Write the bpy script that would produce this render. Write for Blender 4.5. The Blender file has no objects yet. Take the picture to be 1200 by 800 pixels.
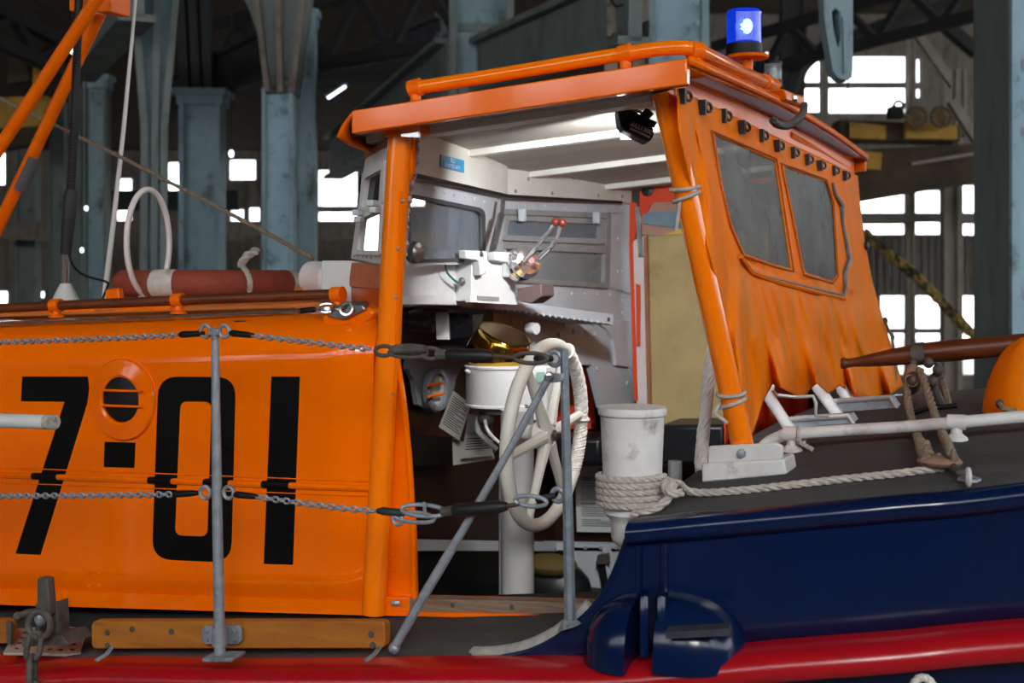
import bpy, bmesh, math, random
from mathutils import Vector as V, Matrix as M4, noise as NZ
random.seed(7)
sc = bpy.context.scene
COL = sc.collection
# ------------------------------------------------------------------ camera
# boat length runs along X (aft = +X, to the right), across the boat = +Y, eye height 3 m
FPX, VPX, HZ, EYE = 1500.0, 1270.0, 322.0, 3.0          # for the 1200x800 frame
TH = math.atan((VPX - 600) / FPX)
CAM = V((0, 0, EYE))
cam = bpy.data.cameras.new('camera'); camo = bpy.data.objects.new('camera', cam); COL.objects.link(camo)
camo.location = CAM; camo.rotation_euler = (math.pi / 2, 0, TH)
cam.sensor_width = 36; cam.lens = FPX * 36 / 1200; cam.shift_y = (HZ - 400) / 1200
cam.clip_start = 0.05; cam.clip_end = 300
cam.dof.use_dof = True; cam.dof.focus_distance = 3.75; cam.dof.aperture_fstop = 3.6
sc.camera = camo
# ------------------------------------------------------------------ daylight
w = bpy.data.worlds.new('overcast'); sc.world = w; w.use_nodes = True
bg = w.node_tree.nodes['Background']; bg.inputs[0].default_value = (0.90, 0.95, 1.0, 1); bg.inputs[1].default_value = 4.0
sl = bpy.data.lights.new('hazy_sun', 'SUN'); sl.energy = 0.9; sl.angle = math.radians(14); sl.color = (1, 0.95, 0.88)
so = bpy.data.objects.new('hazy_sun', sl); COL.objects.link(so)
sdir = V((0.45, -0.78, 0.46)).normalized()               # towards the sun: over the camera's right shoulder
so.rotation_euler = sdir.to_track_quat('Z', 'Y').to_euler(); so.location = (10, -14, 14)
sc.view_settings.view_transform = 'Standard'; sc.view_settings.look = 'None'
sc.view_settings.gamma = 1; sc.view_settings.use_curve_mapping = False
sc.view_settings.exposure = 0.5
sc.cycles.use_denoising = True
sc.cycles.max_bounces = 8

# ------------------------------------------------------------------ pixel rays (a pixel is only a direction; the plane it meets gives the distance)
FW = V((-math.sin(TH), math.cos(TH), 0)); RT = V((math.cos(TH), math.sin(TH), 0)); UPV = V((0, 0, 1))
def ray(px, py): return FW + RT * ((px - 600) / FPX) + UPV * ((HZ - py) / FPX)
def U(px, py, Y): d = ray(px, py); return CAM + d * (Y / d.y)
def UX(px, py, X): d = ray(px, py); return CAM + d * (X / d.x)
def UZ(px, py, Z): d = ray(px, py); return CAM + d * ((Z - EYE) / d.z)
def UP(px, py, p0, n): d = ray(px, py); return CAM + d * ((p0 - CAM).dot(n) / d.dot(n))
def mpp(p): return (p - CAM).dot(FW) / FPX               # metres per pixel at a point
def R(px, py, Y, rpx): return rpx * mpp(U(px, py, Y))

# ------------------------------------------------------------------ materials
def lin(h):
    h = h.lstrip('#'); c = [int(h[i:i + 2], 16) / 255 for i in (0, 2, 4)]
    return tuple((x / 12.92 if x <= .04045 else ((x + .055) / 1.055) ** 2.4) for x in c) + (1,)
MATS = {}
def mat(name, c1, c2=None, rough=.5, metal=0, scale=6, detail=5, bump=0, bscale=60, lo=.35, hi=.7, dirt=None, dscale=3, dlo=.55, dhi=.75,
        stretch=(1, 1, 1), coat=0, trans=0, spec=.5, emit=None, estr=0, sss=0):
    if name in MATS: return MATS[name]
    m = bpy.data.materials.new(name); m.use_nodes = True; nt = m.node_tree; N = nt.nodes; L = nt.links
    b = N['Principled BSDF']
    b.inputs['Roughness'].default_value = rough; b.inputs['Metallic'].default_value = metal
    b.inputs['Specular IOR Level'].default_value = spec
    if coat: b.inputs['Coat Weight'].default_value = coat; b.inputs['Coat Roughness'].default_value = .06
    if trans: b.inputs['Transmission Weight'].default_value = trans
    c2 = c2 or c1
    tc = N.new('ShaderNodeTexCoord'); mp = N.new('ShaderNodeMapping'); mp.inputs['Scale'].default_value = stretch
    L.new(tc.outputs['Object'], mp.inputs['Vector'])
    def noise(s, d):
        n = N.new('ShaderNodeTexNoise'); n.inputs['Scale'].default_value = s; n.inputs['Detail'].default_value = d
        n.inputs['Roughness'].default_value = .62; L.new(mp.outputs[0], n.inputs['Vector']); return n
    def ramp(src, a, z):
        r = N.new('ShaderNodeMapRange'); r.inputs[1].default_value = a; r.inputs[2].default_value = z
        L.new(src, r.inputs[0]); return r
    mx = N.new('ShaderNodeMix'); mx.data_type = 'RGBA'; mx.inputs[6].default_value = lin(c1); mx.inputs[7].default_value = lin(c2)
    L.new(ramp(noise(scale, detail).outputs[0], lo, hi).outputs[0], mx.inputs[0])
    out = mx.outputs[2]
    if dirt:
        m2 = N.new('ShaderNodeMix'); m2.data_type = 'RGBA'; L.new(out, m2.inputs[6]); m2.inputs[7].default_value = lin(dirt)
        L.new(ramp(noise(dscale, 9).outputs[0], dlo, dhi).outputs[0], m2.inputs[0]); out = m2.outputs[2]
    L.new(out, b.inputs['Base Color'])
    if bump:
        bp = N.new('ShaderNodeBump'); bp.inputs['Strength'].default_value = bump; bp.inputs['Distance'].default_value = .004
        L.new(noise(bscale, 4).outputs[0], bp.inputs['Height']); L.new(bp.outputs[0], b.inputs['Normal'])
    if emit: b.inputs['Emission Color'].default_value = lin(emit); b.inputs['Emission Strength'].default_value = estr
    MATS[name] = m; return m
def see_through(name, tint, glossrough, alpha, rough=.1):
    """clear sheet: part transparent, part dusty/shiny surface"""
    if name in MATS: return MATS[name]
    m = bpy.data.materials.new(name); m.use_nodes = True; nt = m.node_tree; N = nt.nodes; L = nt.links
    b = N['Principled BSDF']; b.inputs['Base Color'].default_value = lin(tint); b.inputs['Roughness'].default_value = rough
    t = N.new('ShaderNodeBsdfTransparent'); mx = N.new('ShaderNodeMixShader')
    tc = N.new('ShaderNodeTexCoord'); n = N.new('ShaderNodeTexNoise'); n.inputs['Scale'].default_value = 5; n.inputs['Detail'].default_value = 8
    L.new(tc.outputs['Object'], n.inputs['Vector'])
    r = N.new('ShaderNodeMapRange'); r.inputs[1].default_value = .3; r.inputs[2].default_value = .75
    r.inputs[3].default_value = max(0, alpha - glossrough); r.inputs[4].default_value = min(1, alpha + glossrough)
    L.new(n.outputs[0], r.inputs[0]); L.new(r.outputs[0], mx.inputs[0]); L.new(t.outputs[0], mx.inputs[1]); L.new(b.outputs[0], mx.inputs[2])
    L.new(mx.outputs[0], N['Material Output'].inputs['Surface']); MATS[name] = m; return m

ORANGE = mat('orange_gloss', '#f06c00', '#ee6600', rough=.09, scale=3, bump=.10, bscale=6, spec=.42)
ORANGE2 = mat('orange_fittings', '#ec6a04', '#e26202', rough=.3, spec=.15, scale=14, dirt='#a84a10', dscale=16, dlo=.66, dhi=.8)
ORANGEPOST = mat('orange_tube', '#f67a06', '#f27402', rough=.16, spec=.5, scale=8, bump=.04, bscale=40)
FADED = mat('faded_orange', '#c0714f', '#a85a38', rough=.7, scale=12)
BLACK = mat('numeral_black', '#050505', '#0a0a0a', rough=.35, scale=10, spec=.2)
RUBBER = mat('black_rubber', '#08080a', '#101012', rough=.5, scale=30, spec=.3)
NAVY = mat('navy_gloss', '#07193e', '#051334', rough=.16, scale=2.2, bump=.05, bscale=5, dirt='#0a1630', dscale=5, spec=.4)
RED = mat('strake_red', '#a30e18', '#960b14', rough=.25, scale=3, dirt='#7a1c22', dscale=4, stretch=(1, 4, 4), bump=.05, bscale=20)
DECK = mat('deck_grey', '#3a3836', '#2c2b2a', rough=.9, scale=5, dirt='#4a4540', dscale=9, bump=.5, bscale=160, stretch=(.5, 1.6, 1))
WHITE = mat('white_paint', '#cdcdca', '#c0c0be', rough=.4, scale=6, dirt='#a9a49b', dscale=7, dlo=.62, dhi=.8)
WHITEW = mat('white_worn', '#d2d0ce', '#bfbcba', rough=.5, scale=9, dirt='#8f8a82', dscale=11, dlo=.58, dhi=.72)
CREAM = mat('white_cream', '#d8d6cc', '#cbc8bc', rough=.45, scale=5)
CEIL = mat('ceiling_grey', '#b9b3a6', '#a49d90', rough=.55, scale=3, stretch=(.4, 2, 1), dirt='#8d8578', dscale=5)
GREY = mat('grey_paint', '#bcc0c4', '#b0b4b8', rough=.5, scale=6, dirt='#83878c', dscale=8, dlo=.62, dhi=.8)
GREYF = mat('grey_frame', '#8d8b8a', '#7d7b7a', rough=.45, scale=12)
GALV = mat('galvanised', '#9aa0a8', '#7d838c', rough=.45, metal=.45, scale=30, dirt='#5c5a5a', dscale=18, bump=.15, bscale=120)
IRON = mat('dark_iron', '#5b5650', '#45413d', rough=.7, metal=.3, scale=25, dirt='#3a2c20', dscale=12, bump=.3, bscale=120)
CHROME = mat('chrome', '#e6e6e8', rough=.14, metal=.92)
STEEL = mat('bare_steel', '#a8a8a6', '#8a8a88', rough=.28, metal=.9, scale=20)
BRASS = mat('brass', '#b8923c', '#a8822e', rough=.12, metal=1, scale=5)
WOOD = mat('varnished_wood', '#6a3618', '#451f0c', rough=.35, scale=8, stretch=(.5, 6, 6), bump=.1, bscale=40)
WOODY = mat('honey_wood', '#a8681c', '#8a4c10', rough=.5, scale=5, stretch=(.6, 5, 5), dirt='#3e2611', dscale=9, dlo=.6, dhi=.78, bump=.15, bscale=60)
WOODG = mat('weathered_wood', '#83705e', '#5e4c3c', rough=.85, scale=14, stretch=(.5, 5, 8), dirt='#a5521c', dscale=14, dlo=.58, dhi=.68, bump=.3, bscale=60)
WOODD = mat('dark_wood_panel', '#341809', '#1e0d05', rough=.4, scale=5, stretch=(1, 1, 4))
ROPE = mat('rope_grey', '#b9b1a6', '#97908a', rough=.9, scale=60, bump=.4, bscale=250)
ROPEB = mat('rope_brown', '#8b7a66', '#6c5d4c', rough=.95, scale=60, bump=.4, bscale=250)
ROPEW = mat('rope_white', '#d9d4cc', '#c2bdb5', rough=.9, scale=60, bump=.5, bscale=200)
CANVAS = mat('canvas_orange', '#ff8c12', '#f87c08', rough=.42, spec=.02, scale=4, detail=7, stretch=(2.2, 2.4, .55), lo=.3, hi=.75, dirt='#cc8a3c', dscale=3.6, dlo=.48, dhi=.78, bump=.12, bscale=14)
CANVASR = mat('canvas_red_orange', '#e03a10', '#d24a14', rough=.45, scale=6)
def translucent(m, w):
    nt = m.node_tree; N = nt.nodes; L = nt.links; b = N['Principled BSDF']; t = N.new('ShaderNodeBsdfTranslucent'); mx = N.new('ShaderNodeMixShader'); mx.inputs[0].default_value = w
    src = b.inputs['Base Color'].links[0].from_socket; L.new(src, t.inputs[0]); L.new(b.outputs[0], mx.inputs[1]); L.new(t.outputs[0], mx.inputs[2]); L.new(mx.outputs[0], N['Material Output'].inputs['Surface'])
translucent(CANVAS, .25)
WPANE = see_through('scratched_vinyl', '#454038', .2, .7, .4)
WPANE.node_tree.nodes['Principled BSDF'].inputs['Specular IOR Level'].default_value = .12
GLASS = see_through('window_glass', '#8f98a4', .12, .35, .08)
DGLASS = mat('dark_glass', '#0b1012', '#1a2426', rough=.06, scale=3)
BUOY = mat('buoy_red', '#97432e', '#83321f', rough=.75, scale=8, dirt='#6a4a38', dscale=9)
BANDW = mat('buoy_band', '#cfc8bd', '#b0a99e', rough=.7, scale=30, dirt='#8d857a', dscale=22)
PAPER = mat('paper_notice', '#c9ccc6', '#bcbfb8', rough=.7, scale=8)
INK = mat('ink', '#1c1f20', rough=.8)
BEIGE = mat('beige_board', '#b8a270', '#a5905f', rough=.7, scale=5, dirt='#857548', dscale=3)
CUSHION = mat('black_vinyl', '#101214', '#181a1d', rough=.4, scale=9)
PINKW = mat('pinkish_white', '#dcd2d0', '#cfc0bc', rough=.6, scale=10)
TAN = mat('block_tan', '#8d6e5c', '#7a5b49', rough=.7, scale=20)
BLUEST = mat('sticker_blue', '#2d98c8', '#2a90c0', rough=.4, scale=10)
STWHITE = mat('sticker_white', '#eef2f4', rough=.5)
EYER = mat('toggle_black', '#1a1a1c', '#26262a', rough=.5, scale=30)

# ------------------------------------------------------------------ mesh builder
ORG = {}
class MB:
    def __init__(s): s.v = []; s.f = []
    def add(s, vs, fs):
        o = len(s.v); s.v += [V(p) for p in vs]; s.f += [tuple(i + o for i in f) for f in fs]; return s
    def box(s, c, size, rot=None):
        c = V(c); sx, sy, sz = [k / 2 for k in size]; pts = [V((a * sx, b * sy, d * sz)) for d in (-1, 1) for b in (-1, 1) for a in (-1, 1)]
        if rot: pts = [rot @ p for p in pts]
        return s.add([c + p for p in pts], [(0, 2, 3, 1), (4, 5, 7, 6), (0, 1, 5, 4), (2, 6, 7, 3), (0, 4, 6, 2), (1, 3, 7, 5)])
    def bar(s, a, b, wd, ht, up=(0, 0, 1)):
        """square bar from a to b"""
        a, b = V(a), V(b); d = (b - a).normalized(); x = d.cross(V(up)).normalized(); y = x.cross(d)
        o = [(-1, -1), (1, -1), (1, 1), (-1, 1)]
        vs = [p + x * (i * wd / 2) + y * (j * ht / 2) for p in (a, b) for i, j in o]
        return s.add(vs, [(3, 2, 1, 0), (4, 5, 6, 7), (0, 1, 5, 4), (1, 2, 6, 5), (2, 3, 7, 6), (3, 0, 4, 7)])
    def prism(s, pts, off):
        pts = [V(p) for p in pts]; n = len(pts); off = V(off)
        fs = [tuple(range(n)), tuple(range(2 * n - 1, n - 1, -1))] + [(i, i + n, (i + 1) % n + n, (i + 1) % n) for i in range(n)]
        return s.add(pts + [p + off for p in pts], fs)
    def tube(s, pts, r, seg=10, closed=False, cap=True, flat=1.0, up=None):
        pts = [V(p) for p in pts]; n = len(pts); rs = r if isinstance(r, (list, tuple)) else [r] * n
        T = []
        for i in range(n):
            a = pts[(i - 1) % n] if (closed or i > 0) else pts[i]; b = pts[(i + 1) % n] if (closed or i < n - 1) else pts[i]
            T.append((b - a).normalized())
        x = T[0].cross(V(up) if up else (V((0, 0, 1)) if abs(T[0].z) < .9 else V((0, 1, 0)))).normalized()
        vs = []
        for i in range(n):
            if i:
                q = T[i - 1].rotation_difference(T[i]); x = (q @ x); x = (x - T[i] * x.dot(T[i])).normalized()
            y = T[i].cross(x)
            for k in range(seg):
                a = 2 * math.pi * k / seg; vs.append(pts[i] + x * (math.cos(a) * rs[i]) + y * (math.sin(a) * rs[i] * flat))
        fs = []
        for i in range(n if closed else n - 1):
            j = (i + 1) % n
            for k in range(seg): fs.append((i * seg + k, i * seg + (k + 1) % seg, j * seg + (k + 1) % seg, j * seg + k))
        if cap and not closed: fs += [tuple(range(seg - 1, -1, -1)), tuple((n - 1) * seg + k for k in range(seg))]
        return s.add(vs, fs)
    def lathe(s, prof, o, ax=(0, 0, 1), seg=20):
        o = V(o); ax = V(ax).normalized(); x = ax.orthogonal().normalized(); y = ax.cross(x); vs = []; n = len(prof)
        for r, h in prof:
            for k in range(seg):
                a = 2 * math.pi * k / seg; vs.append(o + ax * h + x * (math.cos(a) * r) + y * (math.sin(a) * r))
        fs = [(i * seg + k, i * seg + (k + 1) % seg, (i + 1) * seg + (k + 1) % seg, (i + 1) * seg + k) for i in range(n - 1) for k in range(seg)]
        if prof[0][0] > 1e-5: fs.append(tuple(range(seg - 1, -1, -1)))
        if prof[-1][0] > 1e-5: fs.append(tuple((n - 1) * seg + k for k in range(seg)))
        return s.add(vs, fs)
    def ball(s, c, r, seg=12, rings=8, rot=None):
        c = V(c); r = r if isinstance(r, (tuple, list)) else (r, r, r); vs = []
        for i in range(rings + 1):
            t = math.pi * i / rings
            for k in range(seg):
                a = 2 * math.pi * k / seg; p = V((r[0] * math.sin(t) * math.cos(a), r[1] * math.sin(t) * math.sin(a), r[2] * math.cos(t)))
                vs.append(c + (rot @ p if rot else p))
        return s.add(vs, [(i * seg + k, (i + 1) * seg + k, (i + 1) * seg + (k + 1) % seg, i * seg + (k + 1) % seg) for i in range(rings) for k in range(seg)])
    def grid(s, rows, cu=False):
        n = len(rows); m = len(rows[0]); vs = [p for r in rows for p in r]
        return s.add(vs, [(i * m + j, i * m + j + 1, (i + 1) * m + j + 1, (i + 1) * m + j) for i in range(n - 1) for j in range(m - 1)])
    def obj(s, name, m, parent=None, smooth=True, bevel=0, solid=0, ang=35, solid_off=0, **tags):
        org = ORG.get(parent.name) if parent else None
        if org is None:
            xs = [p.x for p in s.v]; ys = [p.y for p in s.v]; zs = [p.z for p in s.v]
            org = V(((min(xs) + max(xs)) / 2, (min(ys) + max(ys)) / 2, min(zs)))
        me = bpy.data.meshes.new(name); me.from_pydata([p - org for p in s.v], [], s.f)
        bm = bmesh.new(); bm.from_mesh(me); bmesh.ops.remove_doubles(bm, verts=bm.verts, dist=1e-5)
        bmesh.ops.recalc_face_normals(bm, faces=bm.faces); bm.to_mesh(me); bm.free()
        if m: me.materials.append(m)
        if smooth:
            for p in me.polygons: p.use_smooth = True
            me.set_sharp_from_angle(angle=math.radians(ang))
        o = bpy.data.objects.new(name, me); COL.objects.link(o)
        if parent: o.parent = parent
        else: o.location = org
        if solid:
            md = o.modifiers.new('t', 'SOLIDIFY'); md.thickness = solid; md.offset = solid_off
        if bevel:
            md = o.modifiers.new('b', 'BEVEL'); md.width = bevel; md.segments = 2; md.limit_method = 'ANGLE'; md.angle_limit = .6
        ORG[o.name] = org
        for k, x in tags.items(): o[k] = x
        return o
def thing(name, label, cat, loc, group=None):
    o = bpy.data.objects.new(name, None); COL.objects.link(o); o.location = V(loc); o.empty_display_size = .05
    o['label'] = label; o['category'] = cat
    if group: o['group'] = group
    ORG[o.name] = V(loc); return o
def one(mb, name, label, cat, m, group=None, **k):
    o = mb.obj(name, m, None, **k); o['label'] = label; o['category'] = cat
    if group: o['group'] = group
    return o
def struct(mb, name, m, **k):
    o = mb.obj(name, m, None, **k); o['kind'] = 'structure'; return o
def cat_rom(P, n):
    """smooth curve through points"""
    P = [V(p) for p in P]; out = []
    for i in range(len(P) - 1):
        a = P[i - 1] if i else P[0] * 2 - P[1]; b, c = P[i], P[i + 1]; d = P[i + 2] if i + 2 < len(P) else P[-1] * 2 - P[-2]
        for k in range(n):
            t = k / n; out.append(.5 * ((2 * b) + (c - a) * t + (2 * a - 5 * b + 4 * c - d) * t * t + (3 * b - a - 3 * c + d) * t ** 3))
    return out + [P[-1]]
def interp(x, tab):
    if x <= tab[0][0]: (a, b), (c, d) = tab[0], tab[1]
    elif x >= tab[-1][0]: (a, b), (c, d) = tab[-2], tab[-1]
    else:
        for i in range(len(tab) - 1):
            if tab[i][0] <= x <= tab[i + 1][0]: (a, b), (c, d) = tab[i], tab[i + 1]; break
    return b + (d - b) * (x - a) / (c - a)
def resample(P, step):
    P = [V(p) for p in P]; out = [P[0].copy()]; need = step
    for a, b in zip(P, P[1:]):
        L = (b - a).length; pos = 0
        while L - pos >= need: pos += need; out.append(a.lerp(b, pos / L)); need = step
        need -= L - pos
    return out
def strands(mb, P, r, pitch=None, n=3, seg=6):
    """laid rope: n strands twisted round the path"""
    pitch = pitch or r * 7; P = resample(P, pitch / 9)
    if len(P) < 3: return mb
    T = [(P[min(i + 1, len(P) - 1)] - P[max(i - 1, 0)]).normalized() for i in range(len(P))]
    x = T[0].orthogonal().normalized(); X = []
    for i in range(len(P)):
        if i: x = T[i - 1].rotation_difference(T[i]) @ x
        X.append(x.copy())
    for k in range(n):
        pts = []
        for i, p in enumerate(P):
            a = 2 * math.pi * (k / n + i / 9); y = T[i].cross(X[i]); pts.append(p + (X[i] * math.cos(a) + y * math.sin(a)) * r * .5)
        mb.tube(pts, r * .56, seg)
    return mb
def ring(mb, c, axis, rad, tr, seg=24, ts=8, e=(1, 1), up=None):
    c = V(c); axis = V(axis).normalized(); y = (V(up) if up else UPV); y = (y - axis * y.dot(axis)).normalized(); x = y.cross(axis)
    return mb.tube([c + x * (math.cos(2 * math.pi * k / seg) * rad * e[0]) + y * (math.sin(2 * math.pi * k / seg) * rad * e[1]) for k in range(seg)], tr, ts, closed=True)
def text_mesh(name, body, m, parent, origin, xdir, ydir, height, ext=.0006, align='CENTER', width=None):
    cu = bpy.data.curves.new(name, 'FONT'); cu.body = body; cu.size = 1; cu.align_x = align; cu.align_y = 'CENTER'; cu.extrude = 0; cu.resolution_u = 3
    t = bpy.data.objects.new(name, cu); COL.objects.link(t)
    me = bpy.data.meshes.new_from_object(t.evaluated_get(bpy.context.evaluated_depsgraph_get()))
    bpy.data.objects.remove(t)
    xs = [v.co.x for v in me.vertices]; wd = max(xs) - min(xs); xd, yd = V(xdir).normalized(), V(ydir).normalized(); nn = xd.cross(yd)
    kx = height / .7 if not width else width / wd; ky = height / .7
    org = ORG[parent.name]
    for v in me.vertices: v.co = V(origin) - org + xd * (v.co.x * kx) + yd * (v.co.y * ky) + nn * ext
    me.materials.append(m); o = bpy.data.objects.new(name, me); COL.objects.link(o); o.parent = parent; ORG[o.name] = org
    return o
def link_mesh(name, L, Wd, r):
    """one stadium-shaped chain link along local X, lying in XY"""
    mb = MB(); h = (L - Wd) / 2; q = Wd / 2 - r; pts = []
    for k in range(7): a = -math.pi / 2 + math.pi * k / 6; pts.append(V((h + math.cos(a) * q, math.sin(a) * q, 0)))
    for k in range(7): a = math.pi / 2 + math.pi * k / 6; pts.append(V((-h + math.cos(a) * q, math.sin(a) * q, 0)))
    mb.tube(pts, r, 6, closed=True); me = bpy.data.meshes.new(name); me.from_pydata(mb.v, [], mb.f)
    for p in me.polygons: p.use_smooth = True
    me.materials.append(GALV); return me
def chain(root, P, me, pitch, roll0=.6):
    P = resample(P, pitch); org = ORG[root.name]
    for i in range(len(P) - 1):
        d = (P[i + 1] - P[i]).normalized(); q = d.to_track_quat('X', 'Z')
        o = bpy.data.objects.new('link', me); COL.objects.link(o); o.parent = root
        rm = q.to_matrix() @ M4.Rotation(roll0 + (math.pi / 2 if i % 2 else 0), 3, 'X')
        o.matrix_local = M4.Translation((P[i] + P[i + 1]) / 2 - org) @ rm.to_4x4()
def studs(mb, pts, n, r, h=None):
    for p in pts: mb.lathe([(r, 0), (r * .8, (h or r * .6) * .7), (0.0, (h or r * .6))], p, n, 7)
    return mb
# ================================================================== THE SHED (setting); its walls stand square to the direction FW
def W(r, d, z): return V((0, 0, z)) + FW * d + RT * r
def DZ(px, py, d): return CAM + ray(px, py) * d
ROT = M4.Rotation(TH, 3, 'Z')
FLOORM = mat('concrete_floor', '#a09c94', '#8a867e', rough=.9, scale=2)
struct(MB().box((-5, 2, -.1), (120, 120, .2)), 'floor', FLOORM, smooth=False)
ROOFM = mat('roof_boards', '#5a4e42', '#42382f', rough=.9, scale=2, stretch=(9, 1, 1))
WALLM = mat('shed_wall', '#857c70', '#6c6358', rough=.9, scale=3, dirt='#3c3731', dscale=2, stretch=(5, 5, 1))
BLUEC = mat('blue_steel', '#8fa6ab', '#748f97', rough=.6, scale=2.5, dirt='#4d4a42', dscale=3.5, dlo=.52, dhi=.7, bump=.15, bscale=30, stretch=(1, 1, .6))
BLUEL = mat('blue_steel_light', '#9ebac5', '#84a6b5', rough=.6, scale=2.5, dirt='#5d6468', dscale=5, dlo=.55, dhi=.7, bump=.2, bscale=30)
GREYC = mat('grey_green_steel', '#7a837f', '#646e6b', rough=.7, scale=3, dirt='#454038', dscale=4, stretch=(1, 1, .5))
BROWNC = mat('rusty_plate', '#8b7f73', '#6c6158', rough=.8, scale=4, dirt='#4b3a2e', dscale=5)
CONC = mat('pale_post', '#9a9184', '#857c6f', rough=.85, scale=3)
DARKST = mat('dark_steel', '#2c2c2c', '#1e1f20', rough=.8, scale=3)
YELLOW = mat('crane_yellow', '#b98a1c', '#9a6d12', rough=.6, scale=3, dirt='#4c3414', dscale=4)
BROWNB = mat('brown_girder', '#4a3a22', '#2e2416', rough=.8, scale=2)
DB = 30.0
wins = [(-30, 178, 8, 218), (135, 208, 157, 238), (135, 242, 157, 260), (195, 189, 222, 238), (250, 186, 263, 215), (267, 186, 302, 212), (268, 244, 288, 262),
        (291, 242, 306, 265), (372, 198, 420, 243), (372, 247, 420, 266), (424, 198, 500, 243), (424, 247, 447, 300), (-30, 340, 11, 374), (29, 340, 38, 350), (46, 340, 54, 350),  # one left opening deepened to stand in for the wing pane's bright reflection
        (30, 364, 38, 376), (655, 56, 684, 100), (688, 56, 722, 100), (895, 60, 909, 78), (930, 63, 962, 98), (930, 102, 962, 133), (969, 65, 1063, 98), (969, 102, 1063, 134),
        (1072, 68, 1079, 98), (1072, 103, 1079, 116), (1000, 222, 1061, 251), (1071, 222, 1103, 251), (1125, 216, 1180, 251), (1000, 261, 1061, 276),
        (1071, 259, 1103, 276), (1125, 261, 1180, 277), (1030, 345, 1061, 386), (1071, 345, 1103, 386), (1125, 345, 1180, 386), (1030, 389, 1061, 440), (1071, 389, 1103, 440), (1125, 389, 1180, 440)]
def holed_wall(rects, r0, r1, ztop, name):
    rr = [((a - 600) / FPX * DB, EYE + (HZ - d) / FPX * DB, (c - 600) / FPX * DB, EYE + (HZ - b) / FPX * DB) for a, b, c, d in rects]
    xs = sorted({r0, r1} | {x for q in rr for x in (q[0], q[2])}); zs = sorted({0, ztop} | {z for q in rr for z in (q[1], q[3])}); mb = MB()
    xs = [x for x in xs if r0 <= x <= r1]; zs = [z for z in zs if z <= ztop]
    for i in range(len(xs) - 1):
        run = None
        for j in range(len(zs)):
            solid = j < len(zs) - 1 and not any(q[0] <= (xs[i] + xs[i + 1]) / 2 <= q[2] and q[1] <= (zs[j] + zs[j + 1]) / 2 <= q[3] for q in rr)
            if solid and run is None: run = zs[j]
            if not solid and run is not None:
                mb.add([W(xs[i], DB, run), W(xs[i + 1], DB, run), W(xs[i + 1], DB, zs[j]), W(xs[i], DB, zs[j])], [(0, 1, 2, 3)]); run = None
    o = struct(mb, name, WALLM, smooth=False, solid=.12); return rr
rr = holed_wall([q for q in wins if q[2] < 755], -24, 3.2, 5.9 + 3.4, 'wall_back_left') + holed_wall([q for q in wins if q[0] > 755], 3.2, 22, 9.2, 'wall_back_right')
PANEM = see_through('dusty_window_pane', '#dfe6ea', .1, .16, .3)
for i, q in enumerate(rr):
    f = MB()
    for a, b in (((q[0], q[1]), (q[2], q[1])), ((q[2], q[1]), (q[2], q[3])), ((q[2], q[3]), (q[0], q[3])), ((q[0], q[3]), (q[0], q[1]))):
        f.bar(W(a[0], DB, a[1]), W(b[0], DB, b[1]), .07, .07, FW)
    wo = struct(f, 'window_%d' % (i + 1), GREYF, smooth=False)
    MB().add([W(q[0], DB, q[1]), W(q[2], DB, q[1]), W(q[2], DB, q[3]), W(q[0], DB, q[3])], [(0, 1, 2, 3)]).obj('pane', PANEM, wo, smooth=False)
# corrugated light sheeting ribs on the right wall, below and above its windows
rib = MB()
for k in range(46): rib.bar(W(5.2 + k * .17, DB - .08, 3.95), W(5.2 + k * .17, DB - .08, 2.55), .07, .04, FW)
struct(rib, 'trim_1', mat('corrugated_sheet', '#77736c', '#605c56', rough=.8), smooth=False)
# roof
rl = MB().grid([[W(-40, DB, 5.9), W(3.2, DB, 5.9)], [W(-40, 10, 9.8), W(3.2, 10, 9.8)], [W(-40, -7.2, 9.8), W(3.2, -7.2, 9.8)]])
struct(rl, 'ceiling', ROOFM, smooth=False, solid=.15, solid_off=1)
rr2 = MB().grid([[W(3.2, DB, 9.1), W(24, DB, 9.1)], [W(3.2, 10, 10.4), W(24, 10, 10.4)], [W(3.2, -7.2, 10.4), W(24, -7.2, 10.4)]])
struct(rr2, 'ceiling_right', ROOFM, smooth=False, solid=.15, solid_off=1)
struct(MB().prism([W(3.2, DB, 5.9), W(3.2, DB, 9.1), W(3.2, 10, 10.4), W(3.2, -7.2, 10.4), W(3.2, -7.2, 9.8), W(3.2, 10, 9.8)], RT * .12), 'wall_gable', WALLM, smooth=False)
# unseen wall behind the viewer, added to shape reflections: solid below, tall windows above
DFW = -7.0
struct(MB().box(W(-1, DFW, 2.7), (46, .3, 5.4), ROT), 'wall_front', WALLM, smooth=False)
struct(MB().box(W(-1, DFW, 9.75), (46, .3, .7), ROT), 'wall_front_head', WALLM, smooth=False)
nwin = len(rr)
for k in range(12):
    r0, r1 = -23 + k * 3.75, -23 + (k + 1) * 3.75 - .55
    fw = MB()
    for z in (5.45, 7.4, 9.35): fw.bar(W(r0, DFW, z), W(r1, DFW, z), .12, .12)
    for j in range(3): fw.bar(W(r0 + (r1 - r0) * j / 2, DFW, 5.4), W(r0 + (r1 - r0) * j / 2, DFW, 9.4), .1, .1, FW)
    wo = struct(fw, 'window_%d' % (nwin + k + 1), GREYF, smooth=False)
    struct(MB().box(W(r1 + .275, DFW, 6.6), (.55, .4, 5.8), ROT), 'trim_%d' % (k + 2), GREYC, smooth=False)
struct(MB().box(W(-24.2, 11.5, 5), (.3, 38, 10), ROT), 'wall_left', WALLM, smooth=False)
struct(MB().box(W(22.2, 11.5, 2.4), (.3, 38, 4.8), ROT), 'wall_right', WALLM, smooth=False)  # unseen wall, kept low so that added high windows light canvas and helm
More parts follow.
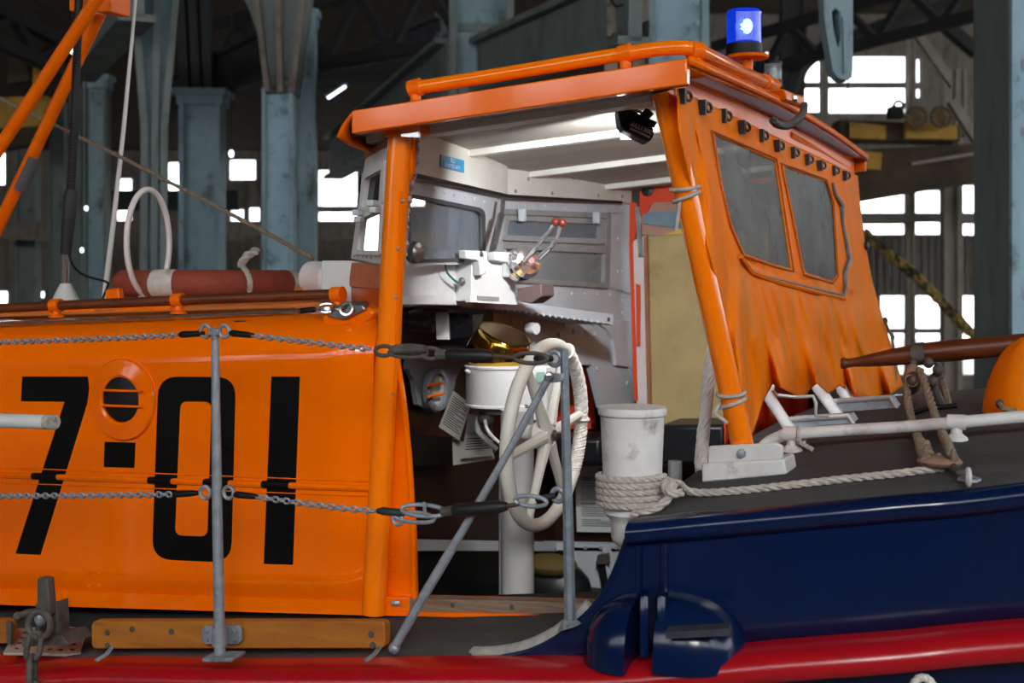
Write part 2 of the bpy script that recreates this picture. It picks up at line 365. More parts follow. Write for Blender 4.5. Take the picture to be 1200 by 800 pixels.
struct(MB().box(W(22.2, 11.5, 10.0), (.3, 38, .8), ROT), 'wall_right_head', WALLM, smooth=False)
for k in range(10):
    d0 = -7 + k * 3.75; fw = MB()
    for z in (4.85, 7.2, 9.55): fw.bar(W(22.2, d0, z), W(22.2, d0 + 3.2, z), .12, .12)
    for j in range(3): fw.bar(W(22.2, d0 + 1.6 * j, 4.8), W(22.2, d0 + 1.6 * j, 9.6), .1, .1, RT)
    struct(fw, 'window_%d' % (nwin + 13 + k), GREYF, smooth=False)
    struct(MB().box(W(22.2, d0 + 3.475, 6.4), (.4, .55, 6.4), ROT), 'trim_%d' % (k + 14), GREYC, smooth=False)
# ================================================================== THE BOAT: hull, decks, cabin
YM = 4.6                                                   # boat centreline
boat = thing('lifeboat', 'orange and navy lifeboat with red rubbing strake, open wheelhouse and black cabin numerals', 'boat', (-1.5, YM, 0))
def mir(p): return V((p.x, 2 * YM - p.y, p.z))
sk = [U(0, 765, 2.95), U(150, 768, 2.95), U(300, 770, 2.95), U(450, 769, 2.95), U(600, 767, 2.95), U(740, 766, 2.95), U(900, 750, 3.0), U(1050, 738, 3.08), U(1200, 724, 3.2)]
skx = [V((-8.4, 4.6, 2.05)), V((-7.2, 3.75, 1.85)), V((-5.2, 3.12, 1.70))] + sk + [V((.75, 3.72, 2.24)), V((1.35, 4.6, 2.32))]
SK = cat_rom(skx, 6)
def SKat(X):
    return interp(X, [(p.x, p.y) for p in SK]), interp(X, [(p.x, p.z) for p in SK])
def hull_side(f):
    rows = []
    for p in SK:
        k = (p.y - 2.95) / 1.65; dz = p.z
        rows.append([f(V((p.x, p.y + a * (1 - k * .98), b * dz))) for a, b in ((0, 1), (.03, .88), (.10, .72), (.35, .5), (.95, .22), (1.5, .08), (1.64, .0))])
    return MB().grid(rows)
hs = hull_side(lambda p: p); h2 = hull_side(mir); hs.add(h2.v, h2.f)
hull = hs.obj('hull_shell', NAVY, boat)
def strake(f):
    prof = [(.03, .002), (-.085, -.004), (-.115, -.02), (-.125, -.045), (-.115, -.068), (-.085, -.08), (.04, -.08)]
    rows = [[f(V((p.x, p.y + a, p.z + b))) for a, b in prof] for p in SK]
    return MB().grid(rows)
ms = strake(lambda p: p); m2 = strake(mir); ms.add(m2.v, m2.f); ms.obj('rubbing_strake', RED, boat, ang=60)
# --- raised after part: lip line, swept bulwark, deck
lipk = [U(738, 612, 2.95), U(820, 604, 2.96), U(900, 597, 3.0), U(1050, 583, 3.08), U(1200, 568, 3.2)]
lipx = lipk + [V((.72, 3.74, 2.62)), V((1.3, 4.6, 2.72))]
LIP = cat_rom(lipx, 6)
def LIPz(X): return interp(X, [(p.x, p.z) for p in LIP])
def LIPy(X): return interp(X, [(p.x, p.y) for p in LIP])
swk = [U(583, 767, 2.95), U(620, 759, 2.95), U(655, 741, 2.95), U(690, 712, 2.95), U(711, 682, 2.95), U(725, 650, 2.95), U(738, 614, 2.95)]
SW = cat_rom(swk, 5)
def bulwark(f):
    rows = []
    for p in SW[:-1] + LIP:
        y, z = SKat(p.x); bot = V((p.x, y + .01, z - .01)); rows.append([f(bot.lerp(V((p.x, p.y, p.z)), k / 5)) for k in range(6)])
    return MB().grid(rows)
bulwark(lambda p: p).obj('bulwark', NAVY, boat, solid=.02)
bulwark(mir).obj('bulwark', NAVY, boat, solid=.02)
prof = [(.06, .004), (-.012, .004), (-.032, -.006), (-.04, -.022), (-.034, -.042), (-.02, -.052), (.01, -.054)]
def liprow(f):
    rows = [[f(V((p.x, p.y + a, p.z + b))) for a, b in prof] for p in LIP]; g = MB().grid(rows)
    g.add(rows[0], [tuple(range(len(prof)))]); return g
ml = liprow(lambda p: p); m2 = liprow(mir); ml.add(m2.v, m2.f); ml.obj('gunwale', NAVY, boat, ang=60)
# grey capping strip on the swept edge
MB().tube([p + V((0, .01, .004)) for p in cat_rom([U(548, 768, 2.95)] + swk[:4], 6)], [.004] + [.012] * 24, 8, flat=1.4).obj('edge_capping', mat('cap_grey', '#9b9a94', '#77746e', rough=.7, scale=20), boat)
# after deck
XD0 = LIP[0].x
def deckz(X, Y): k = (Y - YM) / 1.65; return LIPz(X) + .07 * max(0, 1 - k * k)
rows = []
for i in range(22):
    X = XD0 + (1.28 - XD0) * i / 21; y0 = min(LIPy(X) + .02, YM - .02)
    rows.append([V((X, y0 + (2 * YM - 2 * y0) * j / 12, deckz(X, y0 + (2 * YM - 2 * y0) * j / 12))) for j in range(13)])
MB().grid(rows).obj('after_deck', DECK, boat, solid=.05, solid_off=-1)
def UD(px, py, h=0):
    """where a pixel's ray meets the after deck (h above it)"""
    p = UZ(px, py, 2.42 + h)
    for _ in range(12): p = UZ(px, py, deckz(p.x, p.y) + h)
    return p
# side deck beside the cabin
rows = []
for i in range(40):
    X = -7 + (U(745, 700, 2.95).x + 7) * i / 39; y, z = SKat(X)
    rows.append([V((X, y + .0, z + .004))] + [V((X, yy, z + .004 + (yy - y) * .2)) for yy in (max(y, 2.95) + .15, max(y, 2.95) + .36)])
MB().grid(rows).obj('side_deck', DECK, boat, solid=.02, solid_off=-1)
# two rounded step housings on the hull with a slot between
def housing(px0, px1, ytop, ybase, ry):
    a, b = U(px0, ybase, 2.93), U(px1, ybase, 2.93); rz = U(px0, ytop, 2.93).z - a.z; rows = []
    for i in range(13):
        t = i / 12; k = max(0, 1 - t ** 2.3) ** (1 / 2.3)
        rows.append([V((a.x + (b.x - a.x) * t, 2.97 - (ry * k + .0) * math.cos(q) ** .75 - .0, a.z + rz * k * math.sin(q) ** .8)) for q in [math.pi / 2 * j / 9 for j in range(10)]])
    g = MB().grid(rows); c = V((a.x, 2.97, a.z)); g.add([c] + rows[0], [tuple(range(11))]); return g
housing(748, 684, 697, 777, .15).obj('step_housing', NAVY, boat, ang=50)
hr = housing(781, 873, 695, 774, .15).obj('step_housing', NAVY, boat, ang=50)
g1 = U(782, 741, 2.815); g2 = U(856, 737, 2.835)
MB().bar(g1, g2, .05, .016).obj('step_groove', mat('groove_dark', '#1a2030', '#3a3a3c', rough=.8, scale=20), hr)
for px in (755, 775):
    MB().tube([U(px, 697, 2.93), U(px, 703, 2.87), U(px, 720, 2.86), U(px, 768, 2.86)], .012, 8).obj('slot_rail', NAVY, boat)
for px in (749, 778):
    MB().tube([U(px, 638, 2.94), U(px, 695, 2.945)], .009, 6).obj('channel_rib', NAVY, boat)
# ------------------------------------------------------------------ cabin
YC = 3.15
cb = [(U(0, 708, YC).x, U(0, 708, YC).z), (U(437, 721, YC).x, U(437, 721, YC).z)]
cs = [(U(0, 432, YC).x, U(0, 432, YC).z), (U(437, 420, YC).x, U(437, 420, YC).z)]
ct = [(U(0, 376, YC + .2).x, U(0, 376, YC + .2).z), (U(400, 364, YC + .2).x, U(400, 364, YC + .2).z)]
XA = U(436, 600, YC).x
def cprof(X):
    zb, zs, zt = interp(X, cb), interp(X, cs), interp(X, ct); L = [V((X, YC, zb + (zs - zb) * k / 6)) for k in range(7)]
    for k in range(1, 9):
        a = math.pi / 2 * k / 8; L.append(V((X, YC + .2 * (1 - math.cos(a)), zs + (zt - zs) * math.sin(a))))
    L.append(V((X, YC + .34, zt + .012)))
    for p in L: p.x = min(p.x, U(441, 400, p.y).x)
    return L
xs = [-6.6 + (XA + 6.6) * i / 30 for i in range(31)]
cside = MB().grid([cprof(x) for x in xs]).obj('cabin_side', ORANGE, boat, solid=.02, solid_off=-1, ang=80)
MB().grid([[mir(p) for p in cprof(x)] for x in xs if x < -2.2]).obj('cabin_side', ORANGE, boat, solid=.02, ang=80)
rows = [[V((x, YC + .30 + (2 * YM - 2 * YC - .6) * j / 8, interp(x, ct) + .012 + .05 * math.sin(math.pi * j / 8))) for j in range(9)] for x in xs if x < -2.25]
MB().grid(rows).obj('cabin_top', mat('cabin_top_orange', '#d97a3c', '#cf7030', rough=.55, scale=5), boat, solid=.03, solid_off=-1)
# mouldings
def sidepath(pts, Y=YC, n=10): 
    return [U(pts[0][0] + (pts[1][0] - pts[0][0]) * i / n, pts[0][1] + (pts[1][1] - pts[0][1]) * i / n, Y) for i in range(n + 1)]
MB().tube(sidepath([(-120, 552), (434, 572)]), .0105, 8).obj('side_moulding', ORANGE, cside)
MB().tube(sidepath([(-120, 543), (434, 564)]), .003, 6).tube(sidepath([(-120, 561), (434, 581)]), .003, 6).obj('seam_line', ORANGE, cside)
b0, b1, b2, b3 = U(-120, 685, YC - .006), U(437, 705, YC - .006), U(437, 721, YC - .006), U(-120, 705, YC - .006)
MB().prism([b0, b1, b2, b3], (0, .008, 0)).obj('base_strip', ORANGE, cside)
# numerals
def numeral(pts, label):
    return MB().prism([U(x, y, YC - .002) for x, y in pts], (0, .003, 0)).obj('numeral', BLACK, cside, smooth=False, label=label)
numeral([(26, 441), (102.5, 441), (104, 456), (102, 472), (47, 650), (18, 648.5), (75.5, 470.5), (24.5, 470)], 'large black numeral 7 on the orange cabin side')
numeral([(122.5, 517.5), (158.5, 518.5), (157, 548), (121.5, 547)], 'black square hyphen under the porthole')
def rrect(cs, rad, n=6):
    out = []
    for i, c in enumerate(cs):
        c = V((c[0], c[1], 0)); a = V((*cs[i - 1], 0)); b = V((*cs[(i + 1) % len(cs)], 0)); p = c + (a - c).normalized() * rad; q = c + (b - c).normalized() * rad
        for k in range(n + 1): t = k / n; out.append(((1 - t) ** 2 * p + 2 * t * (1 - t) * c + t * t * q).to_2d())
    return out
oo = rrect([(185.5, 441), (276, 441.5), (270.5, 659), (178, 655)], 24); ii = rrect([(211, 470), (248, 470.5), (243, 628.5), (204.5, 627)], 9)
n = len(oo); mb = MB()
vs = [U(p.x, p.y, YC - .002) for p in oo] + [U(p.x, p.y, YC - .002) for p in ii]; vs += [v + V((0, .003, 0)) for v in vs]
mb.add(vs, [(i, (i + 1) % n, n + (i + 1) % n, n + i) for i in range(n)] + [(i, (i + 1) % n, 2 * n + (i + 1) % n, 2 * n + i) for i in range(n)] + [(n + i, n + (i + 1) % n, 3 * n + (i + 1) % n, 3 * n + i) for i in range(n)])
mb.obj('numeral', BLACK, cside, smooth=False, label='large black numeral 0 behind the grey stanchion')
numeral([(318, 441), (351, 441), (343, 661.5), (309, 660.5)], 'large black numeral 1 on the orange cabin side')
# black paint carried over the moulding where the numerals cross it
for a, b in ((39, 68), (175, 202), (240, 269), (308, 340)):
    f = lambda x: 552 + (x + 120) * 20 / 554
    MB().tube([U(a, f(a), YC), U(b, f(b), YC)], .0118, 8).obj('numeral', BLACK, cside)
# porthole
pc = U(145, 468, YC); rf = 48 * mpp(pc); ax = V((0, -1, 0))
pr = MB().lathe([(rf, -.01), (rf, .006), (rf * .97, .012), (rf * .62, .020), (rf * .56, .016), (rf * .54, -.01)], pc, ax, 40).obj('porthole_ring', ORANGE, cside)
MB().lathe([(rf * .545, 0), (rf * .545, .012), (rf * .50, .015)], pc + V((0, 0, .003)), ax, 32).obj('porthole_rubber', RUBBER, cside)
MB().lathe([(rf * .53, .008), (0.0, .0085)], pc, ax, 32).obj('porthole_glass', DGLASS, cside)
for dy in (-9, 9):
    p = U(143, 467 + dy, YC - .026); MB().tube([p - V((.078, 0, 0)), p + V((.078, 0, 0.002))], .0042, 6).obj('porthole_bar', ORANGE, cside)
for x, y in ((104, 671), (116, 671), (104, 686), (117, 686)):
    studs(MB(), [U(x, y, YC - .001)], ax, .008, .006).obj('bolt_head', ORANGE, cside)
# wooden toe boards along the side deck
def plank(name, x0, x1, yt0, yt1, yb0, yb1, Y, label):
    o = thing(name, label, 'board', U((x0 + x1) / 2, (yb0 + yb1) / 2, Y))
    L = rrect([(x0, yt0), (x1, yt1), (x1, yb1), (x0, yb0)], 7, 4)
    MB().prism([U(p.x, p.y, Y) for p in L], (0, .03, 0)).obj('board', WOODY, o, bevel=.003)
    return o
t = plank('toe_board', 107, 451, 727, 727.5, 760, 759.5, 2.90, 'honey coloured wooden toe board with rounded ends and bolts')
for x, y in ((155, 737), (201, 740), (435, 743), (437, 756), (126, 741), (126, 756)):
    studs(MB(), [U(x, y, 2.899)], ax, .0095, .006).obj('bolt', IRON, t)
for x0, x1 in ((112, 138), (428, 450)):
    MB().tube([U((x0 + x1) / 2 + 6, 758, 2.89), U((x0 + x1) / 2, 766, 2.86), U(x0, 774, 2.83)], .008, 6, flat=.5).obj('foot_bracket', GALV, t)
t = plank('toe_board', -120, 11, 724, 726, 755, 754, 2.90, 'end of wooden toe board cut by the left frame edge')
MB().bar(U(11, 728, 2.893), U(11.5, 754, 2.893), .008, .02, (1, 0, 0)).obj('end_strap', IRON, t)
# ================================================================== WHEELHOUSE (parts of the boat)
YW = 3.2; AXN = V((0, -1, 0))
pl0, pap, pr0 = U(474, 300, 3.3), U(593, 300, 4.6), U(740, 300, 5.7)
def facet(a, b):
    d = V((b.x - a.x, b.y - a.y, 0)); n = V((d.y, -d.x, 0)).normalized()
    if n.dot(CAM - a) < 0: n = -n
    return a, n
FL, FR = facet(pl0, pap), facet(pap, pr0)
def UF(px, py, F, off=0): return UP(px, py, F[0] + F[1] * off, F[1])
def fpoly(mb, pts, F, off=0, t=.012): return mb.prism([UF(x, y, F, off) for x, y in pts], -F[1] * t)
def fring(outer, inner, F, off=0, t=.02, ro=3, ri=3, mb=None):
    o, i = rrect(outer, ro), rrect(inner, ri); n = len(o); mb = mb or MB()
    vs = [UF(p.x, p.y, F, off) for p in o] + [UF(p.x, p.y, F, off) for p in i]; vs += [v - F[1] * t for v in vs]
    return mb.add(vs, [(k, (k + 1) % n, n + (k + 1) % n, n + k) for k in range(n)] + [(2 * n + k, 2 * n + (k + 1) % n, 3 * n + (k + 1) % n, 3 * n + k) for k in range(n)]
                  + [(k, (k + 1) % n, 2 * n + (k + 1) % n, 2 * n + k) for k in range(n)] + [(n + k, n + (k + 1) % n, 3 * n + (k + 1) % n, 3 * n + k) for k in range(n)])
# --- roof
rA, rB, rC = U(414, 131, 3.1), U(806, 70, 3.1), U(1015, 184, 5.8)
rn = (rB - rA).cross(rC - rA).normalized(); rn = rn if rn.z > 0 else -rn
def RZ(X, Y): return rA.z - (rn.x * (X - rA.x) + rn.y * (Y - rA.y)) / rn.z
XR0, XR1, YF = rA.x, rB.x, 5.8
def XF(Y): return XR0 - .45 * math.sin(math.pi * max(0, min(1, (Y - 3.1) / (YF - 3.1)))) ** .8
def XB(Y): return rB.x + (rC.x - rB.x) * (Y - 3.1) / (YF - 3.1)
def roofrow(t, dz, y0=3.1, y1=YF, n=14, xb=None):
    out = []
    for j in range(n + 1):
        Y = y0 + (y1 - y0) * j / n; X = XF(Y) + ((xb if xb is not None else XB(Y)) - XF(Y)) * t
        out.append(V((X, Y, RZ(X, Y) + dz + .03 * math.sin(math.pi * j / n))))
    return out
roof = MB().grid([roofrow(i / 4, 0) for i in range(5)]).obj('wheelhouse_roof', ORANGE, boat, solid=.022, solid_off=-1)
def fascia(a, b, h, t, m=ORANGE, dz=0):
    return MB().prism([V((a[0], a[1], RZ(*a) + dz)), V((b[0], b[1], RZ(*b) + dz)), V((b[0], b[1], RZ(*b) - h)), V((a[0], a[1], RZ(*a) - h))], t)
fascia((XR0, 3.09), (XR1, 3.09), .063, (0, .03, 0), dz=.003).obj('roof_fascia', ORANGE, boat, bevel=.004)
fascia((XR0, YF + .01), (rC.x, YF + .01), .063, (0, -.03, 0), dz=.003).obj('roof_fascia', ORANGE2, boat, bevel=.004)
# raised drip lip along the after edge, following the camber
lp = roofrow(1, 0)
MB().grid([[p + V((.006, 0, .008)) for p in lp], [p + V((.006, 0, -.014)) for p in lp]]).obj('drip_lip', ORANGE2, boat, solid=.012)
# visor drooping over the front
E = [U(396, 161, 3.11), U(411, 170, 3.2), U(430, 176, 3.3), U(452, 178, 3.45), U(480, 186, 3.75)]
I = [rA + V((0, .0, -.005))] + [V((XF(y), y, RZ(XF(y), y))) for y in (3.2, 3.3, 3.45, 3.75)]
MB().grid([[I[k].lerp(E[k], q / 5) + V((-.004, 0, .002)) * math.sin(math.pi * q / 5) for q in range(6)] for k in range(5)]).obj('roof_visor', ORANGE2, boat, solid=.012)
# ceiling and its beams
XH = U(800, 100, 3.25).x - .02
MB().grid([roofrow(t, -.036, 3.12, YF - .03, xb=XH) for t in (.02, .35, .7, 1)]).obj('ceiling_lining', CEIL, boat, solid=.01, solid_off=-1)
for k, Y in enumerate((3.32, 3.95, 4.75, 5.4)):
    rA2 = [V((X, Y, RZ(X, Y) - .054 + .03 * math.sin(math.pi * (Y - 3.1) / 2.7))) for X in (XF(Y) + .08, XH)]
    MB().bar(rA2[0], rA2[1], .07 if k == 0 else .045, .03).obj('ceiling_beam', CREAM, boat, bevel=.003)
# --- posts
MB().tube([U(469, 156, 3.2), U(453, 440, 3.18), U(438, 719, 3.16)], R(450, 400, 3.18, 14.2), 20).obj('front_post', ORANGEPOST, boat)
MB().prism([U(447, 148, 3.16), U(487, 143, 3.16), U(487, 154, 3.16), U(449, 161, 3.16)], (0, .09, 0)).obj('post_head', ORANGE2, boat, bevel=.004)
MB().prism([U(469, 149, 3.15), U(490, 147, 3.15), U(490, 161, 3.15), U(470, 160, 3.15)], (0, .012, 0)).obj('head_bracket', CHROME, boat)
cp = MB().prism([U(474, 158, 3.21), U(484, 160, 3.21), U(483, 200, 3.21), U(473, 222, 3.21), U(466, 425, 3.2), U(473, 468, 3.2), U(480, 540, 3.2), U(485, 620, 3.2), U(487, 701, 3.2), U(446, 703, 3.2), U(452, 440, 3.2)], (0, .018, 0)).obj('coaming_plate', ORANGE, boat)
MB().tube(cat_rom([U(465, 424, 3.19), U(473, 468, 3.19), U(479.5, 540, 3.19), U(484, 620, 3.19), U(485.5, 701, 3.19)], 5), .0085, 8).obj('coaming_bead', ORANGE, boat)
MB().tube([U(471, 224, 3.17), U(464, 430, 3.17), U(453, 600, 3.17), U(447, 702, 3.17)], .006, 6).obj('cover_strip', ORANGE, boat)
for x, y in ((472, 235), (467, 291), (464, 348), (459, 461), (456, 518), (452, 576), (449, 634), (446, 693)): studs(MB(), [U(x, y, 3.165)], AXN, .006, .006).obj('screw', GALV, boat)
for x, y in ((461, 650), (460, 668)): studs(MB(), [U(x, y, 3.197)], AXN, .006, .003).obj('screw', ORANGE2, boat)
ap0, ap1 = U(777, 108, 3.25), U(870, 521, 3.42)
MB().tube([ap0, ap1], R(820, 300, 3.35, 13.5), 20).obj('after_post', ORANGEPOST, boat)
# footing of the after post: a flanged plate bolted to a block
fb = MB().prism([U(822, 543, 3.36), U(919, 538, 3.36), U(922, 556, 3.36), U(822, 566, 3.36)], (0, .13, .0)).obj('post_footing', WHITEW, boat, bevel=.006)
MB().prism([U(830, 523, 3.37), U(910, 519, 3.37), U(917, 523, 3.37), U(917, 538, 3.37), U(829, 543, 3.37)], (0, .02, 0)).obj('footing_plate', WHITEW, boat, bevel=.004)
studs(MB(), [U(869, 531, 3.365)], AXN, .013, .012).obj('bolt', GALV, boat)
# --- doorway sill
s0 = [(478, 701), (706, 707), (706, 722), (478, 717)]
MB().prism([U(x, y, 3.18) for x, y in s0], (0, .05, 0)).obj('sill_board', WOODG, boat, bevel=.003)
MB().prism([U(446, 699, 3.175), U(479, 700, 3.175), U(479, 717, 3.175), U(445, 716, 3.175)], (0, .05, 0)).obj('sill_end', ORANGE, boat, bevel=.003)
MB().prism([U(x, y, 3.17) for x, y in [(446, 716), (720, 722), (720, 727), (445, 721)]], (0, .04, 0)).obj('sill_edge', ORANGE, boat)
MB().prism([U(x, y, 3.20) for x, y in [(480, 700), (720, 706), (720, 708), (480, 702)]], (0, .04, 0)).obj('sill_edge', ORANGE, boat)
for x, y in ((530, 709), (600, 711)): studs(MB(), [U(x, y, 3.178)], AXN, .007, .004).obj('screw', IRON, boat)
MB().tube([U(460, 706, 3.165), U(464, 706.5, 3.16), U(468, 706, 3.165)], .008, 8).obj('sill_catch', GALV, boat)
# --- V windscreen, port half
def htop(mb, bot, F):
    b = [UF(x, y, F, .03) for x, y in bot]; t = [V((p.x, p.y, RZ(p.x, p.y) + .0)) for p in reversed(b)]
    return mb.prism(b + t, -F[1] * .04)
htop(MB(), [(470, 200), (595, 228)], FL).obj('header_panel', CREAM, boat, smooth=False)
htop(MB(), [(594, 229), (728, 236), (740, 239)], FR).obj('header_panel', CREAM, boat, smooth=False)
MB().tube([UF(472, 202, FL, .03), UF(594, 229.5, FL, .03), UF(728, 237, FR, .03)], .007, 6).obj('header_gap', RUBBER, boat)  # black tube put in for the dark gap beneath the header
studs(MB(), [UF(x, y, FR, .031) for x, y in ((619, 209.5), (672, 208.5), (728, 213), (604, 224), (647, 226.5), (701, 229), (729, 230))], FR[1], .008, .006).obj('panel_screws', GREYF, boat, kind='stuff')
fring([(470, 202), (594, 229), (594, 310), (470, 310)], [(479, 228), (567, 246), (567, 304), (479, 306)], FL, 0, .03, 2, 9).obj('windscreen_panel', GREY, boat)
fring([(477, 226), (569, 244.5), (569, 306), (477, 308)], [(481, 231), (565, 248.5), (565, 302), (481, 304)], FL, .004, .008, 9, 8).obj('window_gasket', mat('gasket_dark', '#4a4a4c', '#333335', rough=.6), boat)
fpoly(MB(), [(479, 229), (567, 246), (567, 304), (479, 306)], FL, -.01, .004).obj('window_pane', GLASS, boat, smooth=False)
studs(MB(), [UF(x, 219 + (x - 490) * .21, FL, .001) for x in range(484, 580, 12)], FL[1], .006, .005).obj('rivet_row', GREY, boat, kind='stuff')
MB().tube([UF(590, 232, FL, .05), UF(588, 250, FL, .05), UF(574, 302, FL, .06)], .009, 8).tube([UF(587, 252, FL, .06), UF(578, 290, FL, .07)], .013, 8).obj('wiper_arm', STEEL, boat)
# sticker
st = fpoly(MB(), [(517, 181), (544, 188), (544, 202.5), (516.5, 195.5)], FL, .034, .003).obj('sticker', BLUEST, boat, smooth=False, label='blue sticker with white lettering on the header')
u1, u2 = UF(517, 181, FL, .035), UF(544, 188, FL, .035); xd = (u2 - u1)
text_mesh('lettering', 'RLI', STWHITE, boat, UF(530.5, 188.5, FL, .0345), xd, UPV, .016, width=.05)
text_mesh('lettering', 'SEE NOTICES ABOVE', STWHITE, boat, UF(530.2, 195, FL, .0345), xd, UPV, .012, width=.19)
# --- V windscreen, starboard half: riveted bulkhead with a split opening window
for nm, P in (('top', [(594, 229), (740, 238), (740, 251), (590, 247)]), ('right', [(714, 249), (740, 250), (745, 347), (712, 339)]), ('left', [(584, 246), (593, 246), (588, 330), (578, 330)]),
              ('low', [(578, 326), (715, 335), (745, 345), (747, 380), (578, 380)])):
    fpoly(MB(), P, FR, 0, .03).obj('bulkhead_panel', GREY, boat, smooth=False)
fr = fring([(588, 244.5), (716.5, 249.5), (714.5, 338), (583, 329)], [(593, 251), (711, 255.5), (709, 332), (588, 324)], FR, .016, .03, 3, 3).obj('window_frame', GREYF, boat)
fpoly(MB(), [(590, 281), (711, 286), (711, 297), (589, 291)], FR, .014, .03).obj('window_rail', GREYF, boat, smooth=False)
fring([(594, 252), (710, 256.5), (708.5, 286), (590, 281.5)], [(597, 258), (703, 262.5), (702, 279.5), (594, 275.5)], FR, .03, .018, 3, 2).obj('sash', GREYF, boat)
fpoly(MB(), [(596, 257), (704, 262), (703, 280), (593, 276)], FR, .018, .004).obj('window_pane', GLASS, boat, smooth=False)
fpoly(MB(), [(588, 290), (711, 296), (709, 332), (587, 325)], FR, -.004, .004).obj('window_pane', see_through('grey_pane', '#8d9296', .15, .7, .12), boat, smooth=False)
for x, y in ((612, 252), (699, 255)): MB().box(UF(x, y, FR, .05), (.03, .02, .05)).obj('sash_hinge', GREY, boat, bevel=.004)
studs(MB(), [UF(x, 241 + (x - 600) * .045, FR, .001) for x in range(615, 730, 24)] + [UF(718 + 6, y, FR, .001) for y in (280, 318)] + [UF(x, 343 + (x - 640) * .03, FR, .001) for x in range(640, 735, 15)] +
      [UF(729, y, FR, .001) for y in (242, 280, 318, 352, 366)], FR[1], .008, .006).obj('rivet_row', GREY, boat, kind='stuff')
lowp = [(600, 372), (746, 370), (750, 420), (758, 478), (706, 478), (693, 427), (668, 428), (600, 440)]
fpoly(MB(), lowp, FR, .004, .03).obj('lower_bulkhead', GREY, boat, smooth=False)
arch = [(700, 378), (712, 386), (719, 398), (721, 412), (722, 428), (738, 430), (757, 478), (759, 478), (748, 374)]
fpoly(MB(), arch, FR, .02, .02).obj('arch_plate', GREY, boat, smooth=False)
studs(MB(), [UF(x, y, FR, .005) for x, y in ((668, 372), (682, 376), (694, 379), (686, 391), (697, 392), (661, 381), (655, 392), (672, 388), (735, 408), (735, 449), (699, 432))], FR[1], .012, .01).obj('rivet_row', GREY, boat, kind='stuff')
# --- side wing window ahead of the front post
WA, WB = U(452, 240, 3.22), U(414, 240, 3.42)
FWG = facet(WA, WB)
fring([(428, 186), (453, 172), (449, 244), (418, 253)], [(424, 210), (446, 198), (443.5, 236), (421, 245)], FWG, 0, .02, 2, 3).obj('wing_panel', WHITE, boat)
fring([(418, 253), (449, 244), (447, 309), (411, 303)], [(423, 257), (445.5, 247.5), (443, 294.5), (418.5, 293)], FWG, 0, .02, 2, 2).obj('wing_panel', WHITE, boat)
fpoly(MB(), [(421, 207), (447, 194), (444, 239), (418, 248)], FWG, -.004, .004).obj('window_pane', DGLASS, boat, smooth=False)
fring([(420, 250), (447, 238), (444, 299), (413, 298)], [(423, 256), (445, 246), (442.5, 294), (418.5, 293)], FWG, .012, .016, 2, 2).obj('wing_frame', WHITE, boat)
fpoly(MB(), [(422, 255), (446, 245), (443, 295), (418, 294)], FWG, .005, .003).obj('wing_pane', see_through('clear_pane', '#aab2b6', .05, .12, .06), boat, smooth=False)  # clear pane; the deepened window behind stands in for its bright reflection
fring([(424, 203), (450, 186), (447, 240), (420, 249)], [(427, 209), (446.5, 198), (444, 236), (422.5, 244)], FWG, .014, .018, 4, 3).obj('wing_frame', WHITE, boat)
for x, y in ((419, 249), (421, 257), (436, 238), (439, 246)): MB().box(UF(x, y, FWG, .03), (.022, .03, .018)).obj('catch', GREY, boat, bevel=.003)
studs(MB(), [UF(x, 300 + (x - 412) * .08, FWG, .013) for x in (415, 420, 425, 430, 435)], FWG[1], .004, .003).obj('rivet_row', GREYF, boat, kind='stuff')
fpoly(MB(), [(427, 178), (453, 165), (453, 174), (427, 188)], FWG, .0, .03).obj('wing_head', mat('tan_trim', '#a56a4a', '#8c5236', rough=.6), boat, smooth=False)
fpoly(MB(), [(412, 308), (446, 311), (446, 339), (408, 335)], FWG, .004, .03).obj('fairing', FADED, boat, smooth=False)
fpoly(MB(), [(408, 336), (446, 339), (446, 392), (404, 372)], FWG, .0, .03).obj('fairing', mat('fairing_orange', '#c05a1c', '#a84a14', rough=.3), boat, smooth=False)
# foil-wrapped conduit and lamp behind the front post
MB().tube(cat_rom([U(488, 148, 3.3), U(487, 175, 3.3), U(484, 205, 3.3), U(477, 240, 3.3), U(475, 262, 3.3), U(474, 300, 3.3)], 6), [.011 + .004 * math.sin(k * 2.3) for k in range(31)], 8).obj('foil_conduit', mat('foil', '#d8d4d2', '#8f7f78', rough=.3, metal=.7, scale=40), boat)
MB().lathe([(.0, 0), (.03, .0), (.034, .012), (.03, .03), (.012, .04)], U(482, 296, 3.36), (1, -.2, 0), 16).obj('side_lamp', STEEL, boat)
# --- after header board, conduit and bracket under the roof overhang
TN, TF = U(796, 106, 3.25), U(1004, 206, 5.75)
hb = [TN, TF, V((TF.x, TF.y, RZ(TF.x, TF.y))), V((TN.x, TN.y, RZ(TN.x, TN.y)))]
MB().prism([hb[0] + V((-.01, 0, -.02)), hb[1] + V((-.01, 0, -.02)), hb[2] + V((-.01, 0, 0)), hb[3] + V((-.01, 0, 0))], (-.02, 0, 0)).obj('after_header', ORANGE2, boat, smooth=False)
MB().tube([U(925, 158, 4.55), U(955, 175, 5.0), U(990, 196, 5.6)], .014, 8).obj('conduit', ORANGE2, boat)
MB().prism([UX(919, 104, XR1 + .04), UX(935, 110, XR1 + .04), UX(943, 112, XR1 + .04), UX(943, 124, XR1 + .04), UX(922, 118, XR1 + .04)], (-.06, 0, 0)).obj('hinge_bracket', ORANGE2, boat, bevel=.006)
studs(MB(), [UX(931, 115, XR1 + .042)], (1, 0, 0), .014, .012).obj('bolt', STEEL, boat)
